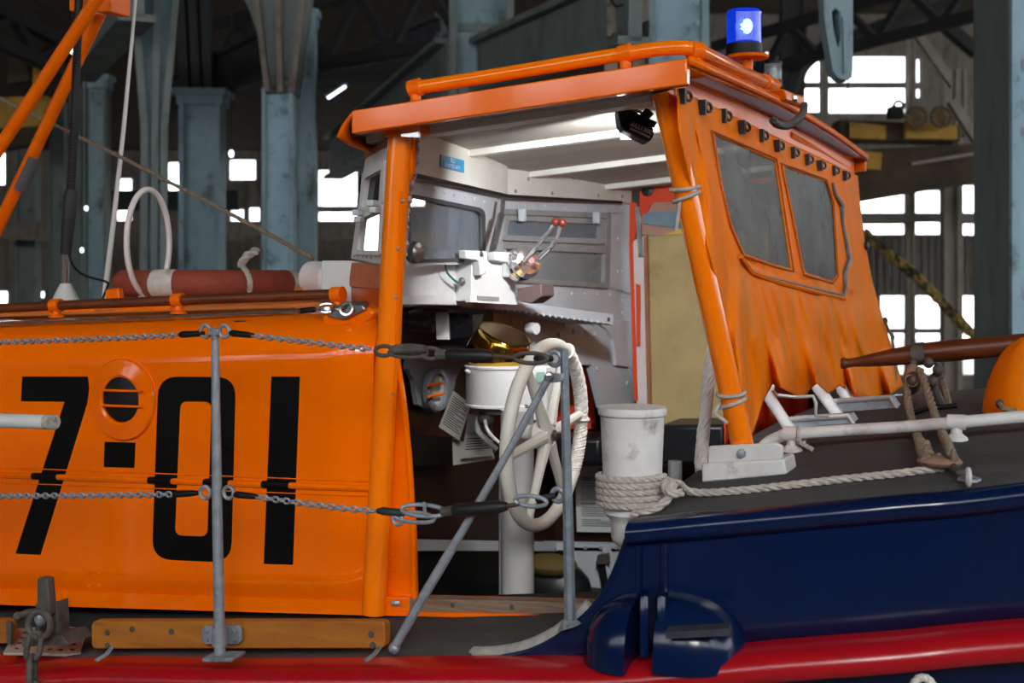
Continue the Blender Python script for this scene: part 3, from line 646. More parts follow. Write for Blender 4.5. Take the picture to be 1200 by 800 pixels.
# --- cockpit well: sole, wooden linings, far side
ZF = EYE - 1.45
MB().box((-1.7, 4.45, ZF - .03), (1.6, 2.7, .06)).obj('cockpit_sole', mat('sole_dark', '#2a2826', '#1c1b1a', rough=.9), boat, smooth=False)
YFW = 5.75
MB().prism([V((-2.45, YFW, ZF)), V((-.95, YFW, ZF)), V((-.95, YFW, 2.62)), V((-2.45, YFW, 2.62))], (0, .04, 0)).obj('cockpit_lining', WOODD, boat, smooth=False)
MB().prism([V((-2.34, 3.24, ZF)), V((-2.34, YFW, ZF)), V((-2.34, YFW, 2.86)), V((-2.34, 3.24, 2.86))], (-.04, 0, 0)).obj('cockpit_lining', WOODD, boat, smooth=False)
MB().prism([V((-2.4, 3.25, ZF)), V((-.95, 3.25, ZF)), V((-.95, 3.25, 2.02)), V((-2.4, 3.25, 2.0))], (0, .02, 0)).obj('cockpit_lining', WOODD, boat, smooth=False)
MB().prism([V((-.98, 3.24, ZF)), V((-.98, YFW, ZF)), V((-.98, YFW, 2.42)), V((-.98, 3.24, 2.38))], (.04, 0, 0)).obj('cockpit_lining', WOODD, boat, smooth=False)
MB().bar(U(440, 634, 5.6), U(735, 641, 5.6), .04, .035).obj('locker_ledge', GREY, boat, smooth=False)
studs(MB(), [U(x, 642, 5.57) for x in range(560, 730, 18)], AXN, .01, .008).obj('ledge_studs', GREYF, boat, kind='stuff')
MB().prism([U(666, 641, 5.58), U(740, 643, 5.58), U(740, 745, 5.58), U(666, 745, 5.58)], (0, .1, 0)).obj('locker_front', GREY, boat, smooth=False)
MB().tube([U(708, 642, 5.55), U(726, 742, 5.55)], .012, 6).tube([U(713, 642, 5.55), U(731, 742, 5.55)], .012, 6).obj('locker_pipe', GREY, boat)
fs = MB().prism([U(698, 658, 5.54), U(714, 656, 5.54), U(712, 672, 5.54), U(722, 735, 5.54), U(710, 735, 5.54), U(703, 672, 5.54)], (0, .03, 0)).obj('locker_strap', CUSHION, boat)
MB().prism([U(700, 650, 5.52), U(713, 648, 5.52), U(714, 661, 5.52), U(698, 662, 5.52)], (0, .02, 0)).obj('strap_buckle', IRON, boat, bevel=.004)
for k, (x0, x1) in enumerate(((640, 704), (770, 850))):
    MB().prism([U(x0, 514 - 16 * k, 5.3), U(x1, 513 - 16 * k, 5.3), U(x1, 545, 5.3), U(x0, 545, 5.3)], (0, .3, 0)).obj('bench_cushion', CUSHION, boat, bevel=.02)
MB().tube([U(791, 540, 5.2), U(791, 600, 5.2)], .03, 10).obj('bench_leg', GREYF, boat)
# grey ring plate with porthole on the forward lining
q = UX(510, 457, -2.27); ra = 26 * mpp(q)
MB().prism([UX(480, 405, -2.29), UX(575, 405, -2.29), UX(560, 420, -2.29), UX(541, 430, -2.29), UX(534, 445, -2.29), UX(528, 475, -2.29), UX(508, 484, -2.29), UX(490, 474, -2.29), UX(485, 445, -2.29), UX(478, 432, -2.29)], (-.02, 0, 0)).obj('porthole_plate', mat('dull_grey', '#74797e', '#5f6468', rough=.6), boat, smooth=False)
MB().lathe([(ra, -.01), (ra, .012), (ra * .92, .02), (ra * .74, .02), (ra * .7, .0)], q, (1, 0, 0), 28).obj('porthole_ring', MATS['dull_grey'], boat)
MB().lathe([(ra * .75, .005), (0.0, .006)], q, (1, 0, 0), 24).obj('porthole_glass', mat('lit_glass', '#c4c9c2', '#6b716c', rough=.15, scale=5), boat)
for dy in (-7, 6):
    p = UX(511, 457 + dy, -2.24); MB().tube([p - V((0, ra * .7, 0)), p + V((0, ra * .7, 0))], .006, 6).obj('porthole_bar', ORANGE2, boat)
MB().bar(UX(470, 638, -2.28), UX(650, 640, -2.28), .03, .04).obj('locker_ledge', GREY, boat, smooth=False)
MB().prism([UX(470, 645, -2.31), UX(650, 647, -2.31), UX(650, 800, -2.31), UX(470, 800, -2.31)], (-.015, 0, 0)).obj('shade_sheet', CUSHION, boat, smooth=False)  # black sheet that paints the darkness under the ledge
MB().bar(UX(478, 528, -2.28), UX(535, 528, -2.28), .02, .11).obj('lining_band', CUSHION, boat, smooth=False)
# far opening: weather curtain, beige board, flap with pane
cur = thing('side_curtain', 'far side weather curtain of orange and pink canvas with small clear flap', 'curtain', U(745, 478, 5.66))
def fl(pts, m, nm, Y=5.66, t=.008): return MB().prism([U(x, y, Y) for x, y in pts], (0, t, 0)).obj(nm, m, cur, smooth=False)
fl([(750, 214), (790, 210), (795, 236), (765, 237), (757, 250), (749, 252)], CANVASR, 'orange_head')
fl([(762, 232), (800, 230), (800, 270), (790, 276), (752, 275), (752, 250)], mat('pink_canvas', '#b78d7c', '#a87e6e', rough=.8), 'flap', Y=5.67)
fl([(757, 249), (800, 246), (800, 268), (753, 262)], mat('flap_pane', '#7d95a4', '#5f7887', rough=.2), 'flap_pane', Y=5.655)
fl([(738, 236), (746, 238), (745, 275), (741, 285), (747, 470), (743, 470), (737, 285)], CANVASR, 'orange_edge', Y=5.62)
fl([(742, 282), (756, 276), (759, 478), (746, 478)], PINKW, 'pink_edge', Y=5.63)
fl([(745, 332), (750, 334), (750, 405), (746, 405)], CANVASR, 'orange_strap', Y=5.61)
MB().lathe([(.028, 0), (.028, .01), (.012, .014), (.012, .004)], U(759, 223, 5.65), AXN, 14).obj('grommet', EYER, cur)
MB().bar(U(747, 242, 5.6), U(751, 300, 5.6), .02, .012, (0, 1, 0)).obj('slide_track', STEEL, cur)
bd = thing('beige_board', 'tall beige plywood board with copper edge behind the after post', 'board', U(820, 500, 5.6))
MB().prism([U(759, 277, 5.6), U(900, 268, 5.6), U(900, 500, 5.6), U(762, 497, 5.6)], (0, .02, 0)).obj('panel', BEIGE, bd, smooth=False)
MB().tube([U(757, 277, 5.59), U(759, 380, 5.59), U(762, 497, 5.59)], .012, 6).obj('edge_trim', mat('copper_edge', '#a8714e', '#8a5638', rough=.5), bd)
MB().prism([U(776, 276, 5.59), U(800, 267, 5.59), U(800, 274, 5.59)], (0, .01, 0)).obj('yellow_corner', mat('yellow_cloth', '#d9b44c', '#c9a23c', rough=.7), bd, smooth=False)
# ================================================================== AFTER CANVAS SCREEN
BNp = U(868, 505, 3.5); cn = (TF - TN).cross(BNp - TN).normalized(); cn = cn if cn.x > 0 else -cn
def UC(px, py, off=0): return UP(px, py, TN + cn * off, cn)
nearE = [(104, 793), (150, 795), (210, 808), (260, 822), (330, 840), (390, 851), (440, 860), (520, 872)]
farE = [(206, 1005), (240, 1008), (280, 1013), (330, 1022), (380, 1037), (420, 1049), (452, 1058)]
def hem(s):
    base = interp(s, [(0, 522), (.06, 505), (.12, 470), (.18, 449), (.27, 458), (.36, 466), (.46, 449), (.53, 461), (.6, 452), (.7, 462), (.82, 466), (.92, 462), (1, 452)])
    return base
NS, NT = 120, 90
win = [[(837, 158), (908, 189), (927, 315), (905, 309), (872, 297), (858, 265), (846, 215)], [(918, 195), (968, 213), (976, 240), (981, 322), (975, 329), (943, 319)]]
def inside(x, y, P):
    r = False
    for (x0, y0), (x1, y1) in zip(P, P[1:] + P[:1]):
        if (y0 > y) != (y1 > y) and x < (x1 - x0) * (y - y0) / (y1 - y0) + x0: r = not r
    return r
def onto(x, y, P):
    best = None
    for (x0, y0), (x1, y1) in zip(P, P[1:] + P[:1]):
        k = max(0, min(1, ((x - x0) * (x1 - x0) + (y - y0) * (y1 - y0)) / ((x1 - x0) ** 2 + (y1 - y0) ** 2))); q = (x0 + k * (x1 - x0), y0 + k * (y1 - y0))
        e = (q[0] - x) ** 2 + (q[1] - y) ** 2
        if best is None or e < best[0]: best = (e, q)
    return best[1]
def cpix(s, t):
    yt = 104 + 102 * s; y = yt + (hem(s) - yt) * t
    return interp(104 + 416 * t, nearE) * (1 - s) + interp(206 + 246 * t, farE) * s, y
def cfold(s, t):
    f = max(0, (t - .5) / .5); g = max(0, 1 - abs(s - .04) / .1)
    v = .009 * f * math.sin(s * 46 + t * 7 + 2 * math.sin(s * 9)) + .005 * f * math.sin(s * 81 - t * 11) + .014 * g * math.sin(t * 16 + s * 30) * min(1, t * 4)
    v += .022 * max(0, t - .8) / .2 * math.sin(s * 27 + 1) + .012 * NZ.noise(V((s * 8, t * 5, 1))) * (1 if (t > .55 or s < .1 or s > .9) else .15)
    return v + .006 * math.sin(math.pi * 10 * s) * max(0, 1 - t * 9)
pix = [[cpix(i / NS, j / NT) for i in range(NS + 1)] for j in range(NT + 1)]; keep = set()
for j in range(NT):
    for i in range(NS):
        cx = sum(pix[j + a][i + b][0] for a in (0, 1) for b in (0, 1)) / 4; cy = sum(pix[j + a][i + b][1] for a in (0, 1) for b in (0, 1)) / 4
        if not any(inside(cx, cy, P) for P in win): keep.add((j, i))
for j in range(NT + 1):
    for i in range(NS + 1):
        adj = [(j - a, i - b) for a in (0, 1) for b in (0, 1) if 0 <= j - a < NT and 0 <= i - b < NS]; k = sum(q in keep for q in adj)
        if 0 < k < len(adj):
            pix[j][i] = min((onto(*pix[j][i], P) for P in win), key=lambda q: (q[0] - pix[j][i][0]) ** 2 + (q[1] - pix[j][i][1]) ** 2)
vs = [UC(*pix[j][i], .008 + cfold(i / NS, j / NT)) for j in range(NT + 1) for i in range(NS + 1)]; n0 = NS + 1
scr = thing('canvas_screen', 'orange canvas screen with two clear windows closing the back of the wheelhouse', 'canvas screen', BNp)
mb = MB(); mb.add(vs, [(j * n0 + i, j * n0 + i + 1, (j + 1) * n0 + i + 1, (j + 1) * n0 + i) for j, i in sorted(keep)])
cloth = mb.obj('cloth', CANVAS, scr, ang=80, solid=.003)
for wpts in win:
    MB().prism([UC(x, y, .006) for x, y in wpts], -cn * .002).obj('window_pane', WPANE, scr, smooth=False)
    c = V((sum(p[0] for p in wpts) / len(wpts), sum(p[1] for p in wpts) / len(wpts), 0))
    big = [(c.x + (x - c.x) * 1.07, c.y + (y - c.y) * 1.05) for x, y in wpts]
    MB().tube([UC(x, y, .012) for x, y in big], .0035, 6, closed=True).obj('stitching', mat('seam_orange', '#b85a10', '#a84e0c', rough=.6), scr)
hk = [(800, 113), (824, 126), (848, 136), (870, 149), (892, 159), (911, 171), (929, 179), (946, 187), (961, 194), (977, 200), (990, 206)]
for x, y in hk:
    c = UC(x, y, .016); k = mpp(c); g = ring(MB(), c + cn * .012 + V((0, .012, 0)), cn + V((.0, -.5, 0)), 4.2 * .0028, .0045, 14, 6)
    g.box(c - V((0, .004, 0)), (.02, .018, .04)); g.obj('toggle', EYER, scr, bevel=0)
zp = [(880, 316), (900, 325), (940, 335), (975, 343), (989, 346), (991, 338), (990, 320), (995, 305), (992, 285), (988, 262), (986, 240), (979, 228), (976, 214)]
MB().tube([UC(x, y, .016) for x, y in zp], [.004, .005, .005, .006, .006, .008, .010, .012, .008, .006, .012, .008, .005], 6).obj('zip', mat('zip_grey', '#57565c', '#77767c', rough=.5, scale=30), scr)
MB().tube([UC(x, y, .014) for x, y in [(868, 300), (880, 318), (910, 330), (960, 343), (990, 350)]], .008, 6).obj('zip_flap', CANVAS, scr)
for x, y in ((1014, 288), (1036, 376), (1044, 395)): MB().lathe([(.018, 0), (.018, .012), (.006, .018)], UC(x, y, .014), cn, 10).obj('stud', EYER, scr)
MB().tube([UC(x, y, .03) for x, y in [(1038, 378), (1045, 395), (1048, 412), (1050, 445)]], .007, 6).obj('tie_cord', mat('cord_grey', '#6c6660', rough=.9), scr)
# inner red-orange skirt hanging lower behind the scalloped hem
rows = []
for j in range(9):
    rows.append([UC(846 + 190 * i / 40 + 4 * j / 8, (430 - 3 * i / 40) + (interp(i / 40, [(0, 526), (.2, 512), (.45, 502), (.75, 492), (1, 470)]) - 430) * j / 8, -.30 - .02 * math.sin(i * .9) - .03 * j / 8) for i in range(41)])
MB().grid(rows).obj('inner_skirt', CANVASR, scr, solid=.004)
# edge strip seen between post and cloth
MB().prism([UC(829, 312, -.02), UC(838, 330, -.02), UC(858, 410, -.02), UC(862, 440, -.02), UC(855, 430, -.02), UC(840, 365, -.02)], -cn * .005).obj('red_edge', CANVASR, scr, smooth=False)
# ties round the after post
for i, (x, y, tail, lb) in enumerate(((797, 224, [(797, 232), (795, 250), (792, 270)], 'grey cord tied round the upper after post with dark toggle'), (856, 470, [(843, 473), (838, 484), (848, 492), (852, 496)], 'grey cord knotted round the foot of the after post'))):
    t = thing('lashing', lb, 'cord', U(x, y, 3.34), 'post lashings'); axp = (ap0 - ap1).normalized(); pc2 = ap1 + axp * ((U(x, y, 3.34) - ap1).dot(axp))
    g = ring(MB(), pc2 + axp * .008, axp + V((.12, 0, 0)), .037, .0055, 20, 6, up=(0, 1, 0)); ring(g, pc2 - axp * .016, axp - V((.15, 0, 0)), .037, .0055, 20, 6, up=(0, 1, 0)); g.obj('loop', MATS['rope_grey'], t)
    MB().tube(cat_rom([U(a, b, 3.27) for a, b in tail], 5), .005, 6).obj('tail', ROPE, t)
    if i == 0: MB().box(U(803, 223, 3.3), (.03, .02, .02)).obj('toggle', mat('dark_red_toggle', '#5a2018', rough=.5), t, bevel=.005)
# white plaited hose beside the post
hp = cat_rom([U(838, 398, 3.62), U(832, 430, 3.6), U(827, 480, 3.58), U(823, 520, 3.57), U(821, 548, 3.57)], 8)
hz = thing('plaited_hose', 'white braided hose hanging beside the after post footing', 'hose', hp[-1])
mb = MB().tube(hp, R(826, 480, 3.58, 7.2), 12)
for k in range(8): strands(mb, hp, R(826, 480, 3.58, 7.6), pitch=.12, n=8, seg=5) if k == 0 else None
mb.obj('braid', ROPEW, hz, kind='stuff'); MB().lathe([(.015, -.02), (.017, .01), (.012, .02)], hp[-1], UPV, 12).obj('end_whipping', ROPE, hz)
# ================================================================== AFTER DECK GEAR
f1, f2 = UD(926, 529), UD(1121, 516)
y1, y2 = f1.y, f2.y
rl = thing('deck_rail', 'white tubular grab rail along the dark after deck', 'rail', f1)
rp = cat_rom([U(893, 525, y1 - .02), U(902, 517, y1), U(916, 511, y1), U(932, 508, y1), U(1060, 500, (y1 + y2) / 2 + .05), U(1121, 495, y2), U(1215, 487, y2 + .05), U(1420, 472, y2 + .1)], 6)
MB().tube(rp, R(1000, 500, y1, 7.2), 14).obj('tube', WHITEW, rl)
for f, x, y in ((f1, 928, 509), (f2, 1121, 495)):
    yy = f.y; top = U(x, y, yy); MB().lathe([(.032, 0), (.03, .008), (.016, .02), (.014, (top.z - f.z))], V((top.x, yy, f.z)), UPV, 14).obj('stand', WHITEW, rl)
    MB().tube([top - V((.024, 0, -.001)), top + V((.024, 0, .002))], R(x, y, yy, 9), 14).obj('collar', WHITEW, rl)
g = ring(MB(), U(936, 510, y1), (1, .1, 0), .024, .0055, 16, 6); ring(g, U(939, 511, y1), (1, -.1, .2), .024, .0055, 16, 6); strands(g, [U(938, 519, y1 - .02), U(946, 523, y1 - .03), U(953, 527, y1 - .03)], .007)
one(g, 'rope_lashing', 'short frayed lashing tied round the white deck rail', 'lashing', ROPE)
# three struts, two step plates, hinge strap
for i, (a, b, Y0, lb) in enumerate((((899, 462), (935, 517), 4.12, 'white tube strut nearest the after post, under the canvas hem'), ((957, 452), (986, 492), 4.66, 'white tube strut in the middle under the canvas hem'), ((986, 455), (1002, 480), 5.08, 'far white tube strut under the canvas hem'))):
    mb = MB().tube([U(a[0], a[1], Y0), U(b[0], b[1], Y0 - .02)], R(a[0], a[1], Y0, 6.8), 12); mb.ball(U(a[0], a[1], Y0), R(a[0], a[1], Y0, 6.2), 10, 6)
    one(mb, 'canvas_strut', lb, 'strut', WHITEW, 'canvas struts')
PLB = mat('plate_bluegrey', '#a6aab6', '#989ca8', rough=.6, scale=40, dirt='#6c6e78', dscale=40, dlo=.6, dhi=.7)
for i, (P, Y0, lb) in enumerate((([(924, 491), (994, 487), (1004, 503), (928, 509)], 4.3, 'nearer blue grey step box on the after deck with white edge'), ([(974, 470), (1042, 465), (1058, 489), (1000, 496), (988, 484)], 4.75, 'farther blue grey step box on the after deck with white edge'))):
    t = thing('step_box', lb, 'step', U(P[-1][0], P[-1][1], Y0), 'step boxes')
    MB().prism([U(x, y, Y0) for x, y in P], (0, .12, 0)).obj('face', PLB, t, smooth=False)
    MB().tube([U(x, y, Y0 - .005) for x, y in P[:3]], .009, 6).obj('edge', WHITEW, t)
t = thing('hinge_strap', 'bent white metal strap joining strut and step box', 'strap', U(955, 488, 4.25))
MB().tube([U(x, y, 4.22) for x, y in [(901, 450), (904, 456), (911, 463), (930, 465), (953, 464), (956, 472), (956, 487), (972, 487)]], .010, 6, flat=.6).obj('strap', WHITEW, t)
studs(MB(), [U(904, 454, 4.2)], AXN, .014, .01).obj('eye', WHITEW, t)
# rope lying behind the rail
one(strands(MB(), [U(1000, 500, 4.5), U(1040, 495, 4.5), U(1100, 490, 4.5), U(1215, 481, 4.5), U(1400, 466, 4.5)], .02), 'deck_rope', 'dark twisted rope lying behind the white deck rail', 'rope', ROPEB)
# oar loom on its crutch
oy = 4.5
oar = thing('oar', 'dark varnished wooden oar with knobbed handle resting in an iron crutch', 'oar', U(1080, 425, oy))
P = [(986, 425.5), (990, 425.5), (992, 425.5), (1000, 424.5), (1020, 422), (1045, 418.5), (1075, 414.5), (1120, 410), (1160, 406.5), (1215, 401), (1500, 372)]; rr_ = [6.5, 7, 5.5, 5.2, 7.5, 10, 12, 13, 12.5, 12, 11]
MB().tube([U(x, y, oy) for x, y in P], [R(x, y, oy, r) for (x, y), r in zip(P, rr_)], 14).obj('loom', WOOD, oar)
cr_ = thing('crutch', 'rusty iron crutch clamped round the oar', 'crutch', U(1105, 480, 4.52))
MB().tube([U(1069, 415.5, oy), U(1084, 413.8, oy)], R(1075, 414, oy, 13.6), 14).obj('band', IRON, cr_)
MB().tube([U(1070, 422, oy - .06), U(1071, 430, oy - .06)], .012, 8).obj('lug', IRON, cr_)
MB().tube([U(1084, 424, oy), U(1099, 424, oy), U(1101, 440, oy), U(1092, 447, oy), U(1098, 462, oy), U(1108, 482, oy + .05)], .015, 8).obj('leg', IRON, cr_)
for x, y in ((1088, 425), (1093, 447), (1099, 433)): MB().ball(U(x, y, oy - .03), .018, 8, 6).obj('bolt', IRON, cr_)
MB().tube([U(1070, 484, oy - .1), U(1085, 479, oy - .1), U(1122, 475, oy - .1)], .009, 8).obj('pin', RUBBER, cr_)
# tackle: two blocks and two falls
tk = thing('upper_block', 'reddish brown wooden pulley block hanging under the oar crutch', 'pulley block', U(1070, 458, 4.38))
ub = U(1069.5, 444, 4.38)
MB().ball(ub, (.03, .035, .052), 12, 8).obj('shell', TAN, tk); MB().ball(ub + V((.004, -.02, -.006)), (.026, .03, .035), 12, 8).obj('sheave', mat('sheave_brown', '#4c3226', rough=.5), tk)
ring(MB(), U(1068, 446, 4.33), (.4, -1, .5), .02, .0025, 18, 5).obj('wire_seizing', ROPEB, tk)
dk = thing('dark_block', 'dark brown pulley block behind the crutch leg', 'pulley block', U(1100, 478, 4.62))
MB().ball(U(1098, 455, 4.62), (.035, .03, .06), 12, 8).obj('shell', mat('block_dark', '#3c2018', rough=.6), dk); MB().tube([U(1103, 440, 4.6), U(1112, 475, 4.6)], .012, 6).obj('strop', ROPEB, dk)
lb = UD(1101, 543, .02)
tl = thing('lower_block', 'flat brown pulley block lying on the after deck', 'pulley block', lb)
MB().ball(lb + V((0, 0, .005)), (.055, .05, .018), 16, 8).obj('shell', TAN, tl); studs(MB(), [lb + V((0, 0, .022))], UPV, .009, .005).obj('pin_head', STEEL, tl)
sh = UD(1134, 554, .012)
MB().tube([lb + V((.03, -.02, 0)), U(1125, 554, sh.y), sh], .010, 8).obj('swivel', IRON, tl)
fa = thing('tackle_falls', 'two grey brown rope falls between the pulley blocks', 'rope', lb)
strands(MB(), cat_rom([U(1062, 452, 4.36), U(1065, 475, 4.25), U(1071, 500, 4.0), U(1085, 535, lb.y - .03)], 6), .013).obj('fall', ROPEB, fa)
strands(MB(), cat_rom([U(1078, 433, 4.36), U(1086, 455, 4.25), U(1099, 495, 4.0), U(1112, 525, lb.y + .02), U(1119, 541, lb.y)], 6), .013).obj('fall', ROPEB, fa)
strands(MB(), [U(1081, 520, lb.y + .12), U(1086, 535, lb.y)], .02).obj('whipping', ROPEB, fa)
rb = thing('ring_bolt', 'small pale ring bolt holding the tackle to the deck edge', 'ring bolt', UD(1136, 563))
MB().lathe([(.028, 0), (.026, .006), (.01, .012)], UD(1136, 563), UPV, 12).obj('base', GALV, rb); ring(MB(), UD(1135, 559, .02), (1, .2, 0), .018, .006, 16, 6).obj('eye', WHITEW, rb)
# orange cover at the right edge
cv = thing('canvas_cover', 'orange canvas cover cut by the right frame edge, with lacing', 'cover', U(1200, 480, 4.3))
oc = U(1200, 484, 4.35); k = mpp(oc); rows = []
for i in range(25):
    a = math.pi * 2 * i / 24; row = []
    for j in range(10):
        b = j / 9; rad = (.125 + .008 * math.sin(a * 3)) * max(.02, 1 - (b * .98) ** 2.2) ** .5
        row.append(oc + V((math.cos(a) * rad + .02 * b, math.sin(a) * rad * 1.3, .235 * b + .005 * math.sin(a * 7 + b * 5))))
    row.append(oc + V((.02, 0, .236))); rows.append(row)
MB().grid(rows).obj('cloth', CANVAS, cv, ang=80)
MB().tube([U(1172, 473, 4.2), U(1176, 479, 4.18), U(1186, 481, 4.18), U(1197, 478, 4.2), U(1199, 473, 4.2)], .008, 6).obj('lacing', ROPEB, cv)
for x in (1172, 1198): MB().lathe([(.014, 0), (.014, .008), (.006, .01)], U(x, 473, 4.215), AXN, 12).obj('grommet', EYER, cv)
# bollard and mooring rope
by = 3.13; bt = U(741, 480, by); kb = mpp(bt); zb = SKat(bt.x)[1] + .03
bo = thing('bollard', 'white bollard with rolled rim and rope turns beside the navy bulwark', 'bollard', (bt.x, bt.y, zb))
H = lambda y: U(741, y, by).z - zb
MB().lathe([(.03, 0), (13 * kb, .01), (13 * kb, H(655)), (16 * kb, H(640)), (23 * kb, H(634)), (25 * kb, H(628)), (25 * kb, H(612)), (28 * kb, H(606)), (34 * kb, H(600)), (35 * kb, H(545)), (37.5 * kb, H(487)), (40 * kb, H(485)), (40.5 * kb, H(480)), (39 * kb, H(476.5)), (20 * kb, H(475.5)), (0, H(475.2))], (bt.x, bt.y, zb), UPV, 36).obj('post', WHITEW, bo)
mr = thing('mooring_rope', 'grey mooring rope turned round the white bollard and led aft along the deck', 'rope', UD(900, 572))
hel = []
for k in range(5 * 24 + 1):
    a = 2 * math.pi * k / 24; z = H(593) + (H(555) - H(593)) * k / 120; hel.append(V((bt.x + math.cos(a) * 39.5 * kb, bt.y + math.sin(a) * 39.5 * kb, zb + z)))
strands(MB(), hel, 4.3 * kb, pitch=.06).obj('turns', ROPE, mr)
strands(MB(), cat_rom([U(742, 603, by - .1), U(765, 597, by - .1), U(781, 586, by - .08), U(789, 573, by - .06), U(784, 563, by - .05), U(779, 570, by - .06), U(786, 578, by - .08), U(801, 577, by - .06)], 7), 5 * kb, pitch=.075).obj('hitch', ROPE, mr)
lead = [U(784, 566, by - .05), U(795, 566, by - .04), U(806, 575, by + .02)] + [UD(x, y, .011) for x, y in ((830, 577), (870, 574), (920, 569), (980, 562), (1040, 556), (1080, 551), (1106, 548))]
strands(MB(), cat_rom(lead, 6), 4.6 * kb, pitch=.075).obj('lead', ROPE, mr)
# rope eye below the strake at bottom right
q = U(1086, 796, 2.98); g = MB(); strands(g, [q + V((math.cos(a) * .024, -.06, math.sin(a) * .034 - .012)) for a in [math.pi * 1.35 - math.pi * 1.7 * k / 20 for k in range(21)]], .009, pitch=.03)
one(g, 'rope_eye', 'small pale rope eye below the red strake at bottom right', 'rope', ROPEW)
# ================================================================== HELM: dash, wheel, compass, lever, papers
# dash of the boat
FD = facet(U(470, 330, 3.5), U(556, 330, 4.15)); FS = facet(U(552, 360, 4.15), U(719, 375, 5.0))
fpoly(MB(), [(462, 305), (554, 306), (554, 358), (462, 357)], FD, 0, .25).obj('dash_panel', WHITE, boat, bevel=.004)
fpoly(MB(), [(462, 345), (515, 345), (515, 357), (462, 357)], FD, .012, .012).obj('dash_strip', WHITE, boat, bevel=.003)
fpoly(MB(), [(540, 350), (604, 353), (719.5, 368), (719.5, 381), (604, 364), (540, 361)], FS, 0, .3).obj('dash_shelf', GREY, boat, bevel=.003)
studs(MB(), [UF(x, 363 + (x - 590) * .128, FS, .004) for x in range(560, 718, 7)], FS[1], .006, .006).obj('shelf_rivets', WHITE, boat, kind='stuff')
studs(MB(), [UF(713, 374, FS, .002)], FS[1], .009, .006).obj('bolt', IRON, boat)
# white control box on the dash with two hinged clips
FB = facet(U(552, 330, 3.95), U(608, 330, 4.25))
bx = thing('control_box', 'white control box with two hinged clips on the dash', 'box', UF(580, 355, FB))
fpoly(MB(), [(553, 303), (606, 310), (604, 352), (606, 356), (553, 353)], FB, 0, .16).obj('case', WHITE, bx, bevel=.004)
fpoly(MB(), [(551, 347), (606, 351), (606, 357), (551, 354)], FB, .012, .02).obj('base_strip', WHITE, bx, smooth=False)
fpoly(MB(), [(560, 346.5), (585, 348), (585, 353), (560, 351)], FB, .015, .005).obj('slot', GREYF, bx, smooth=False)
for x0, y0 in ((546, 293), (580, 295)):
    q = fpoly(MB(), [(x0, y0), (x0 + 24, y0 + 1), (x0 + 26, y0 + 4), (x0 + 23, y0 + 28), (x0 + 17, y0 + 30), (x0 + 15, y0 + 12), (x0, y0 + 10)], FB, .03, .03).obj('clip', WHITE, bx, bevel=.003)
    studs(MB(), [UF(x0 + 18, y0 + 5, FB, .031)], FB[1], .01, .006).obj('clip_screw', STEEL, q)
MB().tube(cat_rom([UF(x, y, FD, .03) for x, y in [(521, 305), (523, 317), (530, 326), (540, 332), (557, 331)]], 5), .004, 6).obj('green_cord', mat('cord_teal', '#2d6a68', rough=.7), bx)
MB().ball(UF(541, 330, FD, .035), (.014, .014, .016), 8, 6).obj('wing_nut', STEEL, bx)
# engine control lever
ev = thing('engine_lever', 'chrome twin engine control with two brown ball handles', 'lever', U(622, 345, 4.2))
hc = U(617, 307, 4.15); dn = (V((.75, -.62, .18))).normalized(); kk = mpp(hc)
MB().lathe([(17 * kk, -.07), (20 * kk, -.065), (20 * kk, -.03), (17.5 * kk, -.022), (19 * kk, -.015), (19 * kk, .0), (15 * kk, .014), (6 * kk, .02), (6 * kk, .03), (0, .032)], hc, dn, 32).obj('drum', CHROME, ev)
MB().lathe([(4.2 * kk, .03), (4.2 * kk, .036), (0, .037)], hc, dn, 16).obj('red_badge', mat('badge_red', '#b0524a', '#cfc2bf', rough=.4, scale=60), ev)
for a, b, c in (((614, 306), (632, 285), (650, 263)), ((632, 302), (650, 283), (657, 263))):
    MB().tube(cat_rom([U(*a, 4.09), U(*b, 4.07), U(*c, 4.07)], 5), [.0095] * 5 + [.007] * 6, 10).obj('arm', CHROME, ev)
for c in ((651, 260), (659, 261)): MB().ball(U(*c, 4.07), 5 * kk, 12, 8).obj('ball_handle', mat('handle_maroon', '#5c231c', '#4c1a15', rough=.25), ev)
MB().prism([U(606, 338, 4.2), U(634, 333, 4.2), U(635, 347, 4.2), U(622, 356, 4.2), U(606, 352, 4.2)], (0, .12, 0)).obj('mount', mat('mount_brown', '#5d4a46', rough=.5), ev, bevel=.004)
# clutter under the dash
mb = MB(); mb.tube([U(470, 372, 4.1), U(500, 378, 4.1), U(508, 372, 4.1)], .02, 10).tube([U(468, 382, 4.15), U(508, 384, 4.15)], .018, 10).tube([U(480, 368, 4.2), U(495, 362, 4.2)], .012, 8)
one(mb, 'pipe_run', 'grey pipes clipped beneath the dash', 'pipe', MATS['dull_grey'])
o = thing('junction_box', 'white and black taped junction box hung below the dash', 'box', U(530, 398, 4.05))
MB().prism([U(510, 366, 4.05), U(525, 365, 4.05), U(526, 398, 4.05), U(511, 398, 4.05)], (0, .05, 0)).obj('white_side', WHITE, o, bevel=.003)
MB().prism([U(526, 366, 4.05), U(556, 368, 4.05), U(553, 394, 4.05), U(527, 398, 4.05)], (0, .08, 0)).obj('taped_side', mat('black_tape', '#0c0c10', '#1a1a1e', rough=.15, scale=30, bump=.5, bscale=60), o, bevel=.004)
o = thing('dash_knob', 'small grey turn knob under the shelf', 'knob', U(624, 391, 4.4))
MB().lathe([(.012, .0), (.012, .045)], U(624, 378, 4.42), -UPV, 10).obj('stem', WHITE, o); MB().lathe([(.02, -.022), (.024, 0), (.022, .02)], U(624, 385, 4.42), (1, -.3, 0), 14).obj('cap', WHITE, o)
